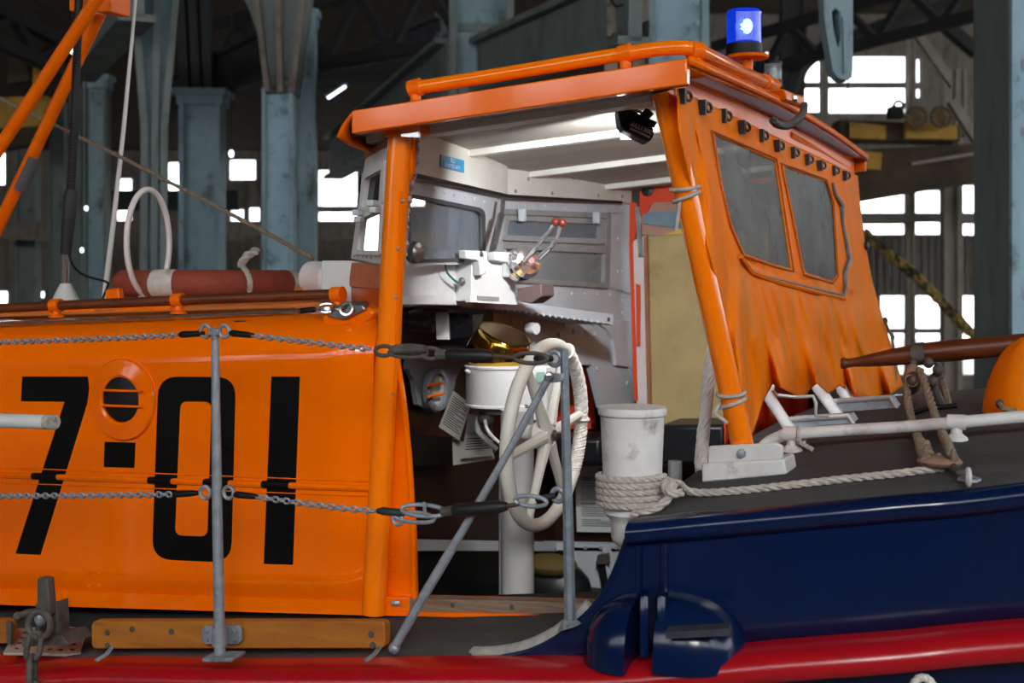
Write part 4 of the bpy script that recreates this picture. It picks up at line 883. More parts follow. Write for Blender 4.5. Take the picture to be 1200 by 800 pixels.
# compass binnacle
cy = 3.95; cb0 = U(586, 428, cy); kc = mpp(cb0)
cp_ = thing('compass_binnacle', 'white drum compass with brass domed hood', 'compass', U(586, 476, cy))
MB().lathe([(0, 0), (42 * kc, 0), (42 * kc, .006), (40 * kc, .010), (40 * kc, 44 * kc), (41.5 * kc, 45 * kc), (41.5 * kc, 47 * kc), (38 * kc, 48 * kc), (0, 48 * kc)], U(586, 475, cy), UPV, 40).obj('drum', WHITE, cp_)
ha = (-FW * .26 + (RT * .35 + UPV * .94) * .966).normalized(); hc2 = U(592, 391, cy)
MB().lathe([(30.5 * kc, 0), (33 * kc, -7 * kc), (36 * kc, -16 * kc), (37.5 * kc, -26 * kc), (36 * kc, -38 * kc), (30 * kc, -46 * kc)], hc2, ha, 48).obj('brass_hood', BRASS, cp_, solid=.002, ang=80)
MB().lathe([(31 * kc, -2 * kc), (32 * kc, -1 * kc), (32 * kc, .6 * kc), (30.5 * kc, 1.2 * kc), (29.5 * kc, .4 * kc)], hc2, ha, 48).obj('hood_rim', mat('dark_brass', '#8a6a3a', rough=.25, metal=1), cp_)
MB().lathe([(30 * kc, -.001), (0, 0)], hc2, ha, 40).obj('hood_glass', mat('pale_glass', '#e6eeee', '#d4dede', rough=.55), cp_)
MB().lathe([(.006, 0), (.008, .004), (.005, .02), (0, .022)], U(550, 436, cy - .1), (-.2, -1, .4), 8).obj('catch', WHITE, cp_)
for x in (560, 612): MB().tube([U(x, 475, cy - .03), U(x, 505, cy - .03), U(x + 22, 527, cy)], .010, 8).obj('bracket', GREY, cp_)
MB().tube([U(565, 482, cy - .05), U(616, 482, cy - .05)], .012, 10).obj('cross_tube', GREY, cp_)
MB().ball(U(570, 490, cy - .04), (.03, .03, .028), 12, 8).obj('gland', IRON, cp_)
MB().tube(cat_rom([U(568, 492, cy - .08), U(572, 505, cy - .09), U(582, 516, cy - .1), U(592, 524, cy - .1)], 5), .006, 8).obj('cable', WHITE, cp_)
MB().lathe([(.016, 0), (.016, .012), (.012, .014)], U(558, 480, cy - .06), AXN, 14).obj('gauge', STEEL, cp_)
# instrument case behind the wheel
o = thing('instrument_case', 'pale green instrument case with dials behind the wheel', 'instrument', U(632, 520, 3.95))
MB().prism([U(618, 430, 3.95), U(640, 430, 3.95), U(641, 492, 3.95), U(616, 494, 3.95)], (0, .1, 0)).obj('case', mat('instrument_white', '#c9cec6', '#b9beb6', rough=.5), o, bevel=.004)
MB().prism([U(629, 436, 3.94), U(637, 436, 3.94), U(637, 448, 3.94), U(629, 448, 3.94)], (0, .008, 0)).obj('label_plate', mat('label_green', '#88a89c', rough=.5), o, smooth=False)
MB().prism([U(616, 445, 3.94), U(625, 445, 3.94), U(625, 458, 3.94), U(616, 458, 3.94)], (0, .008, 0)).obj('dial_plate', mat('dial_dark', '#1e3a30', '#6a9080', rough=.4, scale=90), o, smooth=False)
MB().lathe([(.036, 0), (.036, .05), (.03, .06)], U(621, 508, 3.93), AXN, 16).obj('motor', STEEL, o)
MB().ball(U(612, 482, 3.92), (.03, .03, .03), 10, 8).obj('gland', IRON, o)
# pedestal
pd = thing('wheel_pedestal', 'thick white pedestal tube under the steering wheel', 'pedestal', U(606, 760, 3.75))
MB().tube([U(606, 480, 3.75), U(607, 760, 3.75)], R(606, 600, 3.75, 19.5), 24).obj('tube', WHITE, pd)
MB().prism([U(584, 540, 3.78), U(591, 540, 3.78), U(592, 760, 3.78), U(584, 760, 3.78)], (0, .08, 0)).obj('cable_duct', GREY, pd, bevel=.004)
# steering wheel
wc = U(640, 509, 3.62); kw = mpp(wc); wx = V((1, -.03, -.06)).normalized(); RW = 105.5 * kw
wl = thing('steering_wheel', 'cream painted steering wheel with six spokes and rope-bound rim', 'steering wheel', wc - V((0, 0, RW)))
wy = UPV - wx * wx.z; wy.normalize(); wz_ = wx.cross(wy)
def wp(a, r, o=0): return wc + wz_ * (math.cos(a) * r) + wy * (math.sin(a) * r) + wx * o
if wz_.dot(RT) < 0: wz_ = -wz_
MB().tube([wp(2 * math.pi * k / 64, RW) for k in range(64)], 8 * kw, 14, closed=True).obj('rim', CREAM, wl)
for k in range(6):
    a = math.radians(8 + 60 * k); MB().tube([wp(a, 12 * kw, .004), wp(a, 40 * kw, .003), wp(a, RW * .97, .0)], [8 * kw, 6.2 * kw, 5.2 * kw], 10).obj('spoke', CREAM, wl)
MB().lathe([(9 * kw, -.05), (16 * kw, -.03), (17 * kw, .0), (13 * kw, .018), (8 * kw, .022)], wc, wx, 20).obj('hub', CREAM, wl)
MB().lathe([(7 * kw, .015), (7 * kw, .03), (4 * kw, .032), (4 * kw, .04), (0, .041)], wc, wx, 6).obj('hub_nut', STEEL, wl)
bind = MB(); arc = [wp(math.radians(62 - 95 * k / 60), RW) for k in range(61)]
strands(bind, arc, 8.6 * kw, pitch=.03, n=4, seg=5).obj('rope_binding', ROPEW, wl, kind='stuff')
for a in (64, 4): ring(MB(), wp(math.radians(a), RW), wz_ * -math.sin(math.radians(a)) + wy * math.cos(math.radians(a)), 9.5 * kw, .005, 14, 6).obj('whipping', ROPEW, wl)
MB().tube([wc, wc - wx * .13], .024, 12).obj('shaft', WHITE, wl)
# notices and posters
def sheet(name, label, cat, P, Y, tilt=0, m=PAPER, group=None, X=None):
    pts = [UX(x, y, X) if X else U(x, y, Y) for x, y in P]; t = thing(name, label, cat, (pts[2] + pts[3]) / 2, group)
    off = V((-.004, 0, 0)) if X else V((0, .004, 0)); MB().prism(pts, off).obj('sheet', m, t, smooth=False); return t, pts
def printed(t, pts, lines, y0=.24, y1=.95, seed=1, th=.35):
    rnd = random.Random(seed); a, b, c, d = pts; n = (b - a).cross(d - a).normalized(); n = n if n.dot(CAM - a) > 0 else -n; mb = MB()
    for k in range(lines):
        v = y0 + (y1 - y0) * k / lines; e = .92 if rnd.random() > .25 else .35 + .5 * rnd.random()
        if rnd.random() < .12: continue
        L = lambda u, w: (a.lerp(b, u)).lerp(d.lerp(c, u), w) + n * .0012
        h = (y1 - y0) / lines * th; mb.add([L(.1, v), L(e, v), L(e, v + h), L(.1, v + h)], [(0, 1, 2, 3)])
    mb.obj('print_lines', INK, t, smooth=False, kind='stuff')
P = [(674, 546), (736, 545), (739, 624), (676, 623)]
t, pts = sheet('notice', 'printed grey notice with crest on the far cockpit lining, behind the bollard', 'notice', P, 5.70)
xd = pts[1] - pts[0]; text_mesh('heading', 'WIRELESS TELEGRAPHY', INK, t, (pts[0] + pts[1]) / 2 + V((0, -.002, -.062)), xd, UPV, .022, width=.2)
text_mesh('heading', 'TELEGRAPHY ACT', INK, t, (pts[0] + pts[1]) / 2 + V((.01, -.002, -.095)), xd, UPV, .009, width=.1) if False else None
MB().ball((pts[0] + pts[1]) / 2 + V((0, -.003, -.03)), (.014, .002, .017), 8, 6).obj('crest', INK, t); printed(t, pts, 22, .26, .93, 3)
P = [(655, 431), (693, 430), (698, 502), (657, 503)]
t, pts = sheet('orange_poster', 'bright orange notice board fixed to the brown lining behind the wheel', 'notice', [(640, 431), (693, 430), (698, 502), (645, 503)], 5.70, m=mat('poster_orange', '#f24a10', '#ea4208', rough=.6))
for x, y in ((648, 434), (690, 434), (695, 498)): studs(MB(), [U(x, y, 5.695)], AXN, .010, .006).obj('screw', IRON, t)
MB().prism([U(653, 471, 5.698), U(680, 470, 5.698), U(680, 474, 5.698), U(653, 475, 5.698)], (0, .004, 0)).obj('print_mark', mat('poster_dark', '#c02c08', rough=.6), t, smooth=False)
MB().prism([U(672, 434, 5.698), U(684, 434, 5.698), U(678, 446, 5.698)], (0, .004, 0)).obj('print_mark', MATS['poster_dark'], t, smooth=False)
t, pts = sheet('paper_card', 'tilted grey instruction card hanging beside the porthole', 'card', [(531, 458), (552, 474), (538, 516), (514, 500)], 4.1); printed(t, pts, 14, .1, .9, 5)
t, pts = sheet('paper_card', 'white crew instruction card under the compass drum', 'card', [(549, 485), (577, 485), (577, 534), (540, 537)], 4.12); printed(t, pts, 5, .55, .85, 6)
text_mesh('heading', 'CREW INFORMATION', INK, t, U(559, 508, 4.117), pts[1] - pts[0], UPV, .012, width=.085)
t, pts = sheet('paper_card', 'lower grey card sheet showing beneath the crew card', 'card', [(530, 513), (578, 530), (579, 538), (531, 545)], 4.16)
# dark stores under the locker ledge
o = thing('kit_bag', 'dark bag with dull yellow flap stowed under the locker ledge', 'bag', U(645, 700, 5.3))
MB().ball(U(645, 690, 5.3), (.2, .12, .14), 14, 8).obj('body', CUSHION, o); MB().ball(U(645, 662, 5.25), (.13, .09, .05), 12, 8).obj('flap', mat('dull_yellow', '#5a4a1c', rough=.8), o)
# ================================================================== ROOF GEAR
rg = thing('roof_rail', 'orange tubular grab rail on stubs along the wheelhouse roof edge', 'rail', U(735, 80, 3.2))
rpts = cat_rom([U(481, 104, 3.2), U(600, 85, 3.2), U(735, 62.5, 3.2), U(785, 56, 3.2), U(810, 57, 3.21), U(826, 63, 3.28)], 6) + [U(862, 81, 3.75), U(906, 100, 4.35)]
rr0 = R(700, 70, 3.2, 8.6)
MB().tube(rpts, rr0, 16).obj('tube', ORANGEPOST, rg)
for x, y, Y, a in ((487, 103, 3.2, V((1, 0, .17))), (733, 63, 3.2, V((1, 0, .17))), (815, 60, 3.22, V((.7, .7, 0))), (897, 96, 4.2, V((.1, 1, 0)))):
    c = U(x, y, Y); a = a.normalized(); MB().tube([c - a * .017, c + a * .017], rr0 * 1.3, 16).obj('collar', ORANGE2, rg)
    if Y < 4: MB().tube([c, V((c.x, c.y, RZ(c.x, c.y)))], rr0 * .8, 12).obj('stub', ORANGE2, rg)
MB().ball(U(907, 100, 4.36), rr0 * 1.25, 12, 8).obj('end_ball', ORANGE2, rg)
bY = 4.35; bc = U(872, 63, bY); kb2 = mpp(bc)
bn = thing('blue_beacon', 'blue flashing beacon on an orange stalk above the roof', 'beacon', V((bc.x, bc.y, RZ(bc.x, bc.y))))
MB().lathe([(0.02, RZ(bc.x, bc.y) - bc.z), (.018, -.03), (.02, -.012), (24 * kb2, -.008), (25 * kb2, .0), (23 * kb2, .004), (0, .004)], U(876, 66, bY), UPV, 28).obj('stalk', ORANGE2, bn)
MB().lathe([(21 * kb2, 0), (21.5 * kb2, 2 * kb2), (21 * kb2, 13 * kb2), (0, 13 * kb2)], U(872, 65, bY), UPV, 28).obj('base', RUBBER, bn)
blue = see_through('blue_lens', '#0d3fd0', .05, .8, .08)
prof = []
for k in range(16): prof.append(((20 + (.5 if k % 2 else 0)) * kb2, (13 + k * 2.45) * kb2))
prof += [(18.5 * kb2, 52.5 * kb2), (0, 53.5 * kb2)]
MB().lathe(prof, U(872, 65, bY), UPV, 32).obj('lens', mat('blue_lens_solid', '#1450e8', '#0a36c0', rough=.08, scale=6, trans=.25, emit='#0838d8', estr=.25), bn)
MB().ball(U(872, 31, bY - .052), (.03, .008, .03), 12, 8).obj('lens_highlight', mat('highlight_glow', '#a0c8ff', emit='#7fb8ff', estr=2.2), bn)  # glowing disc paints the bright highlight at the lens centre
cl_ = U(906, 102, 4.7); k2 = mpp(cl_)
cw = thing('clear_lamp', 'small clear navigation lamp with black base at the roof corner', 'lamp', cl_)
MB().lathe([(10.5 * k2, 0), (10.5 * k2, 7 * k2), (9 * k2, 8 * k2)], cl_, UPV, 20).obj('base', RUBBER, cw)
MB().lathe([(10 * k2, 8 * k2), (10 * k2, 26 * k2), (9 * k2, 29 * k2), (0, 29.5 * k2)], cl_, UPV, 20).obj('lens', see_through('clear_lens', '#9aa3a8', .1, .5, .08), cw)
MB().lathe([(4 * k2, 8 * k2), (5 * k2, 16 * k2), (4 * k2, 22 * k2)], cl_, UPV, 10).obj('filament', BANDW, cw)
MB().lathe([(10.4 * k2, 27 * k2), (10.4 * k2, 29.6 * k2), (0, 30 * k2)], cl_, UPV, 20).obj('cap', RUBBER, cw)
MB().tube([cl_ - V((0, 0, .0)), V((cl_.x, cl_.y, RZ(cl_.x, cl_.y)))], .02, 10).obj('stalk', ORANGE2, cw)
hz2 = cat_rom([UX(x, y, XR1 + .06) for x, y in [(906, 141), (912, 146), (923, 147), (934, 141), (941, 132), (943, 122)]], 6)
hs_ = thing('cable_conduit', 'grey braided cable looping from the roof bracket to the header', 'cable', hz2[0])
mb = MB().tube(hz2, .0105, 10); strands(mb, hz2, .0125, pitch=.03, n=4); mb.obj('braid', IRON, hs_)
# floodlight under the roof, switched on
fd = thing('floodlight', 'black work floodlight with silver label hung under the roof', 'floodlight', U(748, 165, 3.42))
fo = [(724, 129), (727, 124), (736, 124), (764, 143), (767, 157), (763, 165), (757, 165), (732, 153), (727, 146)]
MB().prism([U(x, y, 3.42) for x, y in fo], (-.03, .05, -.005)).obj('housing', RUBBER, fd, bevel=.005)
for k in range(7): 
    x = 737 + k * 3.2; MB().bar(U(x, 133 + k * 2, 3.417), U(x - 3, 141 + k * 2, 3.417), .004, .006, (0, 1, 0)).obj('fin', RUBBER, fd)
MB().prism([U(741, 142.5, 3.416), U(765, 153, 3.416), U(763, 158, 3.416), U(738, 147, 3.416)], (0, .003, 0)).obj('label_plate', mat('silver_label', '#b9b2b6', '#8f898c', rough=.4, scale=80), fd, smooth=False)
MB().prism([U(738, 149, 3.416), U(762, 159.5, 3.416), U(761, 162, 3.416), U(738, 151.5, 3.416)], (0, .003, 0)).obj('label_plate', MATS['silver_label'], fd, smooth=False)
MB().prism([U(736, 124.5, 3.416), U(752, 130, 3.416), U(752, 134, 3.416), U(737, 128, 3.416)], (0, .003, 0)).obj('top_plate', GREYF, fd, smooth=False)
MB().tube([U(733, 108, 3.44), U(729, 125, 3.44)], .007, 8).obj('hanger', RUBBER, fd)
MB().bar(U(762, 130, 3.44), U(750, 142, 3.44), .03, .02).obj('bracket', RUBBER, fd); MB().bar(U(752, 139, 3.44), U(767, 146, 3.44), .02, .018).obj('bracket', RUBBER, fd)
lc = V((0, 0, 0)); 
for x, y in fo: lc += U(x, y, 3.42) / len(fo)
ldir = (V((-1.9, 5.4, 2.6)) - lc).normalized()
fa_ = bpy.data.lights.new('floodlight_lamp', 'AREA'); fa_.energy = 8.5; fa_.spread = math.radians(115); fa_.size = .09; fa_.color = (.93, .96, 1)
fl_ = bpy.data.objects.new('floodlight_lamp', fa_); COL.objects.link(fl_); fl_.location = lc + V((-.05, .06, -.02)); fl_.rotation_euler = (-ldir).to_track_quat('Z', 'Y').to_euler()
MB().box(lc + V((-.036, .057, -.012)), (.01, .05, .05), ldir.to_track_quat('X', 'Z').to_matrix()).obj('lens', mat('led_lens', '#ffffff', emit='#f2f6ff', estr=6), fd)
# ================================================================== CABIN-TOP GEAR
ZT = lambda X: interp(X, ct)
hr = thing('hand_rail', 'brown wooden handrail in orange brackets along the cabin top', 'rail', U(200, 368, 3.37))
MB().tube([U(-420, 382, 3.37), U(-120, 366, 3.37), U(0, 361, 3.37), U(120, 355.5, 3.37), U(240, 350.5, 3.37), U(396, 344.5, 3.37)], R(200, 352, 3.37, 5.8), 12).obj('rod', WOOD, hr)
for x, y in ((66, 358), (209, 351.5), (396, 345)):
    c = U(x, y, 3.37); MB().tube([c - V((.018, 0, .001)), c + V((.018, 0, .001))], R(x, y, 3.37, 8.2 if x < 300 else 9.5), 14).obj('bracket', ORANGE2, hr)
    MB().lathe([(.028, 0), (.026, .006), (.015, .014), (.012, .03), (.014, c.z - ZT(c.x))], V((c.x, c.y, ZT(c.x) + .006)), UPV, 14).obj('foot', ORANGE2, hr)
wr = thing('wire_stay', 'thin steel wire running along the cabin top edge to the shackle', 'wire', U(150, 374, 3.3))
strands(MB(), [U(-420, 404, 3.24), U(-120, 386, 3.24), U(0, 379.5, 3.24), U(240, 369, 3.25), U(352, 364, 3.28)], .0042, pitch=.03).obj('wire', IRON, wr)
MB().tube([U(350, 364, 3.29), U(353, 364, 3.29), U(368, 362.5, 3.29), U(371, 362.5, 3.29)], [.005, .009, .009, .005], 10).obj('sleeve', RUBBER, wr)
sk_ = thing('shackle_plate', 'steel eye plate with shackle on an orange pad by the front post', 'plate', U(408, 380, 3.27))
MB().prism([U(x, y, 3.22) for x, y in [(376, 372), (384, 362), (430, 360), (438, 364), (438, 372), (425, 382), (400, 388), (380, 383)]], (0, .14, .01)).obj('pad', ORANGE, sk_, bevel=.01)
MB().prism([U(x, y, 3.21) for x, y in [(383, 371), (396, 358), (424, 357), (428, 363), (404, 375)]], (0, .03, .012)).obj('plate', STEEL, sk_, bevel=.003)
mb = MB(); ring(mb, U(406, 362, 3.2), (.3, -1, .3), .018, .005, 20, 8, (1, 1)); mb.obj('eye', CHROME, sk_)
mb = MB(); ring(mb, U(383, 361, 3.22), (.2, -.8, .6), .028, .005, 20, 8, (1, .55)); mb.obj('shackle', CHROME, sk_)
mb = MB(); ring(mb, U(395, 365, 3.21), (-.2, -.6, -.7), .02, .005, 16, 8, (1, .7)); mb.obj('link', STEEL, sk_)
# lifebuoy
cc = U(246, 331.5, 4.27); R0 = 95 * mpp(cc); r0 = 16.5 * mpp(U(246, 331, 3.95))
lf = thing('lifebuoy', 'rust red lifebuoy with white bands lying on the cabin top', 'lifebuoy', cc - V((0, 0, r0)))
def tor(a): return cc + RT * (math.cos(a) * R0) + FW * (math.sin(a) * R0)
MB().tube([tor(2 * math.pi * k / 72) for k in range(72)], r0, 18, closed=True, up=(0, 0, 1)).obj('ring', BUOY, lf)
for a0 in (-1.99, -.3, 1.2, 2.7):
    MB().tube([tor(a0 + .27 * k / 8) for k in range(9)], r0 * 1.035, 18, up=(0, 0, 1), cap=False).obj('band', BANDW, lf)
for a0 in (-1.35, -1.0): MB().tube([tor(a0 + .01 * k / 8) for k in range(3)], r0 * 1.02, 18, up=(0, 0, 1)).obj('seam', mat('buoy_seam', '#7a3a26', rough=.8), lf)
for x0, x1, Y0 in ((123, 142, 3.75), (343, 356, 3.8)):
    MB().prism([U(x0, 339, Y0), U(x1 - 4, 337, Y0), U(x1, 362, Y0), U(x0, 364, Y0)], (0, .03, 0)).obj('cradle', ORANGE2, lf, bevel=.006)
gl = thing('rope_becket', 'pale twisted rope becket standing up from the lifebuoy', 'rope', U(291, 345, 3.83))
strands(MB(), cat_rom([U(283, 313, 3.85), U(285, 305, 3.85), U(292, 298, 3.85), U(305, 292, 3.85)], 5), .016).obj('upper_turn', ROPE, gl)
strands(MB(), cat_rom([U(284, 312, 3.84), U(289, 318, 3.78), U(293, 330, 3.76), U(292, 346, 3.78)], 5), .010).obj('lower_turn', ROPE, gl)
# orange hatch rims on the cabin top
for i, (x0, x1, y0, y1, Y0, lb) in enumerate(((46, 109, 364, 373, 3.62, 'low orange hatch rim below the aerial cone'), (130, 198, 361, 369, 3.58, 'low orange hatch rim under the white loop'))):
    t = thing('hatch_rim', lb, 'hatch', U((x0 + x1) / 2, y1, Y0), 'cabin top hatch rims'); MB().prism([U(x0, y0, Y0), U(x1, y0 - 3, Y0), U(x1, y1 - 3, Y0), U(x0, y1, Y0)], (0, .3, .0)).obj('rim', ORANGE2, t, bevel=.006)
    MB().prism([U(x0 + 4, y0 - .5, Y0 + .04), U(x1 - 4, y0 - 3.2, Y0 + .04), U(x1 - 4, y0 - 1, Y0 + .04), U(x0 + 4, y0 + 2, Y0 + .04)], (0, .2, .0)).obj('lid', RUBBER if i else ORANGE2, t)
# loop aerial
c = U(174, 284, 3.95); k3 = mpp(c)
la = thing('loop_aerial', 'white oval loop aerial on a short white mount', 'aerial', U(172, 362, 3.95))
mb = MB().tube([c + V((math.cos(a) * -.005, math.cos(a) * .13, math.sin(a) * 62 * k3)) for a in [2 * math.pi * k / 48 for k in range(48)]], 3.4 * k3, 10, closed=True)
mb.obj('loop', mat('loop_white', '#ded6d2', '#d2c6c0', rough=.4), la)
MB().lathe([(9 * k3, 0), (9 * k3, 21 * k3), (8.4 * k3, 22 * k3), (8.4 * k3, 24 * k3), (0, 24 * k3)], U(171.5, 361, 3.95), UPV, 18).obj('mount', WHITE, la)
# black aerial with white cone
ba = thing('black_aerial', 'black sleeved aerial rising from a white cone on the cabin top', 'aerial', U(77, 356, 4.0))
k4 = mpp(U(77, 340, 4.0))
MB().tube([U(95, -40, 4.0), U(92, 10, 4.0), U(88, 130, 4.0), U(83, 225, 4.0)], 4.8 * k4, 12).obj('mast', RUBBER, ba)
for k in range(60):
    t_ = k / 60; p, q2 = U(92, 20, 4.0).lerp(U(84, 220, 4.0), t_), U(92, 20, 4.0).lerp(U(84, 220, 4.0), t_ + .01)
rib_ = MB()
for k in range(56): p = U(91.6, 20, 4.0).lerp(U(84, 218, 4.0), k / 56); ring(rib_, p, V((.03, 0, 1)), 4.8 * k4, .0022, 12, 5, up=(0, 1, 0))
rib_.obj('coil_wrap', mat('wrap_black', '#1a1c24', '#262a36', rough=.3), ba, kind='stuff')
MB().tube([U(83.5, 222, 4.0), U(83, 228, 4.0), U(80, 262, 4.0), U(77, 298, 4.0)], [6 * k4, 8 * k4, 7.6 * k4, 6 * k4], 12).obj('sleeve', mat('tape_sleeve', '#141416', '#202024', rough=.6, scale=60, bump=.5, bscale=120), ba)
MB().tube([U(76.8, 298, 4.0), U(75.5, 334, 4.0)], 4.6 * k4, 12).obj('chrome_stub', CHROME, ba)
MB().lathe([(17 * k4, 0), (16 * k4, 2 * k4), (7 * k4, 20 * k4), (6 * k4, 22 * k4), (0, 22.4 * k4)], U(77, 354, 4.0), UPV, 24).obj('cone', WHITE, ba)
MB().tube(cat_rom([U(81, 299, 3.97), U(87, 313, 3.97), U(100, 323, 3.95), U(124, 330, 3.95), U(126, 335, 3.95), U(120, 350, 3.95)], 5), .005, 6).obj('cable', RUBBER, ba)
# whip aerial, stay rope, mast legs
one(MB().tube([U(162, -40, 4.3), U(158, 10, 4.3), U(145, 150, 4.3), U(133, 260, 4.3), U(122, 352, 4.3)], [.006, .0065, .009, .0105, .012], 10), 'whip_aerial', 'slender white whip aerial leaning up past the frame top', 'aerial', mat('whip_white', '#d9d6cf', '#cfcbc2', rough=.4))
one(strands(MB(), [U(-60, 86, 4.6), U(0, 115, 4.5), U(150, 188, 4.2), U(300, 266, 3.9), U(368, 303, 3.75)], .0085, pitch=.06), 'stay_rope', 'brown twisted stay rope slanting down to the pale drum', 'rope', ROPEB)
mt = thing('mast_frame', 'orange tripod mast legs meeting at a block above the frame', 'mast', U(-30, 300, 4.2))
kq = mpp(U(60, 80, 4.0))
M1 = U(0, 172, 3.9); m1 = (M1 - U(118, -8, 3.9)).normalized()
MB().tube([M1 + m1 * ((M1.z - 2.84) / -m1.z), M1, U(118, -8, 3.9), U(140, -40, 3.9)], 7.4 * kq, 14).obj('leg', ORANGE2, mt)
L0, L1 = U(122, 5, 4.25), U(-40, 345, 4.25)
l1 = (L1 - L0).normalized(); MB().tube([L0, L1 + l1 * ((L1.z - 2.84) / -l1.z)], 7.4 * mpp(L0), 14).obj('leg', ORANGE2, mt)
MB().tube([U(41, 185, 4.25) * 1.0, U(23, 222, 4.25)], 7.7 * mpp(L0), 14).obj('grey_sleeve', mat('sleeve_grey', '#55555c', '#4a4a50', rough=.7), mt)
MB().prism([U(80, -30, 4.1), U(100, -30, 4.1), U(99, 13, 4.1), U(81, 13, 4.1)], (0, .12, 0)).obj('head_block', ORANGE2, mt, bevel=.006)
MB().prism([U(106, -30, 4.02), U(130, -30, 4.02), U(129, 14, 4.02), U(111, 14, 4.02)], (0, .12, 0)).obj('head_block', ORANGE2, mt, bevel=.006)
# pale drum at the front of the wheelhouse
dm = thing('exhaust_drum', 'pinkish white horizontal drum pipe beside the wheelhouse front', 'pipe', U(390, 348, 3.7))
d0, d1 = U(362, 324, 3.7), U(425, 334, 3.62); kd = mpp(d0); da = (d1 - d0).normalized()
MB().lathe([(0, -.003), (14 * kd, -.003), (18.5 * kd, .01), (19.5 * kd, .03), (19.5 * kd, .10), (20.5 * kd, .105), (20.5 * kd, .125), (19.5 * kd, .13), (19.5 * kd, .2)], d0, da, 28).obj('barrel', PINKW, dm)
MB().prism([U(386, 342, 3.72), U(412, 342, 3.72), U(412, 362, 3.72), U(386, 362, 3.72)], (0, .06, 0)).obj('saddle', PINKW, dm)
# ================================================================== GUARD RAIL: stanchions, chains, bottle screws
sY = 2.84
s1 = thing('stanchion', 'grey galvanised stanchion bolted to the toe board before the numeral 0', 'stanchion', U(257, 774, sY), 'guard rail stanchions')
MB().tube([U(252, 388, sY), U(254, 560, sY), U(257, 730, sY), U(258, 772, sY)], [R(252, 390, sY, x) for x in (4.6, 6.0, 6.6, 7)], 14).obj('tube', GALV, s1)
MB().box(U(252, 389, sY), (.035, .02, .022)).obj('head', GALV, s1, bevel=.004)
for x, y in ((241, 388), (263, 388), (240.5, 577), (268, 577)): ring(MB(), U(x, y, sY), (0, -1, 0), R(x, y, sY, 7), .0055, 20, 8).obj('eye', GALV, s1)
MB().prism([U(x, y, 2.88) for x, y in [(236, 737), (240, 733), (278, 733), (282, 737), (282, 751), (278, 755), (240, 755), (236, 751)]], (0, .012, 0)).obj('clamp_plate', GALV, s1, bevel=.002)
MB().tube([U(257, 734, sY), U(257.5, 756, sY)], R(257, 745, sY, 9), 14).obj('clamp', GALV, s1)
for x, y in ((242, 739), (242, 749), (275, 739), (275, 749)): studs(MB(), [U(x, y, 2.879)], AXN, .008, .006).obj('bolt', GALV, s1)
MB().prism([U(236, 771, 2.80), U(273, 771, 2.80), U(272, 776, 2.80), U(237, 776, 2.80)], (0, .06, .004)).obj('foot', GALV, s1, bevel=.003)
s2Y = 2.93
s2 = thing('stanchion', 'grey flat bar stanchion in front of the steering wheel', 'stanchion', U(668, 732, s2Y), 'guard rail stanchions')
MB().tube([U(661, 409, s2Y), U(663, 500, s2Y), U(666.5, 640, s2Y), U(668, 732, s2Y)], [R(661, 410, s2Y, x) for x in (5, 5.8, 6.8, 7.2)], 8, up=(0, 1, 0)).obj('bar', mat('galv_dark', '#7b848d', '#626a72', rough=.5, metal=.4, scale=20, dirt='#9aa2aa', dscale=14), s2)
MB().lathe([(.03, 0), (.024, .008), (.012, .02)], U(668, 734, s2Y), V((-.35, 0, 1)), 12).obj('foot', GALV, s2)
for x, y, r in ((650, 420, 8), (654, 580, 7.5)): ring(MB(), U(x, y, s2Y), (0, -1, 0), R(x, y, s2Y, r), .0065, 20, 8).obj('eye', GALV, s2)
MB().prism([U(640, 436, s2Y - .02), U(660, 438, s2Y - .02), U(660, 447, s2Y - .02), U(640, 449, s2Y - .02)], (0, .012, 0)).obj('lug', GALV, s2, bevel=.003)
br = thing('brace_bar', 'grey diagonal brace from deck to the flat bar stanchion', 'brace', U(462, 762, 2.86))
MB().tube([U(644, 441, 2.905), U(600, 522, 2.89), U(540, 625, 2.87), U(524, 652, 2.87), U(500, 692, 2.865), U(463, 757, 2.86)], [R(550, 600, 2.88, x) for x in (4.5, 4.5, 4.8, 5.8, 6, 5.4)], 10).obj('bar', GALV, br)
studs(MB(), [U(644, 441, 2.895)], AXN, .013, .012).obj('pivot_bolt', CHROME, br); MB().ball(U(462, 759, 2.86), R(462, 759, 2.86, 7), 10, 8).obj('foot_ball', GALV, br)
LK = link_mesh('chain_link', .0255, .0205, .0034); LK2 = link_mesh('chain_link_small', .0235, .019, .0032)
def sleeve(t, a, b, r=4.2, m=None): 
    a, b = U(*a, sY), U(*b, sY); k = mpp(a); MB().tube([a, a.lerp(b, .12), a.lerp(b, .8), b], [r * .7 * k, r * k, r * .85 * k, r * .6 * k], 10).obj('sleeve', m or RUBBER, t)
for nm, P, me, pt in (('upper guard chain hanging before the cabin shoulder at left', [(-420, 412), (-200, 409), (0, 401), (70, 398.5), (140, 396), (213, 392)], LK2, .0158),
                      ('upper guard chain between the left stanchion and the front post', [(296, 393), (340, 398), (390, 404), (434, 409)], LK2, .0158),
                      ('lower guard chain left of the round stanchion, below the white pole', [(-420, 582), (-200, 584), (0, 581), (100, 580.5), (206, 579)], LK, .0172),
                      ('lower guard chain from the round stanchion towards the orange front post', [(301, 582), (350, 589), (400, 595), (440, 599)], LK, .0172)):
    t = thing('guard_chain', nm, 'chain', U(*P[len(P) // 2], sY), 'guard chains'); chain(t, [U(x, y, sY) for x, y in P], me, pt, .15)
    if P[0][0] < 0: sleeve(t, (P[-1][0] - 2, P[-1][1]), (P[-1][0] + 26, P[-1][1] - 1.5))
    else: sleeve(t, (P[0][0] - 26, P[0][1] - 3), (P[0][0] + 1, P[0][1]))
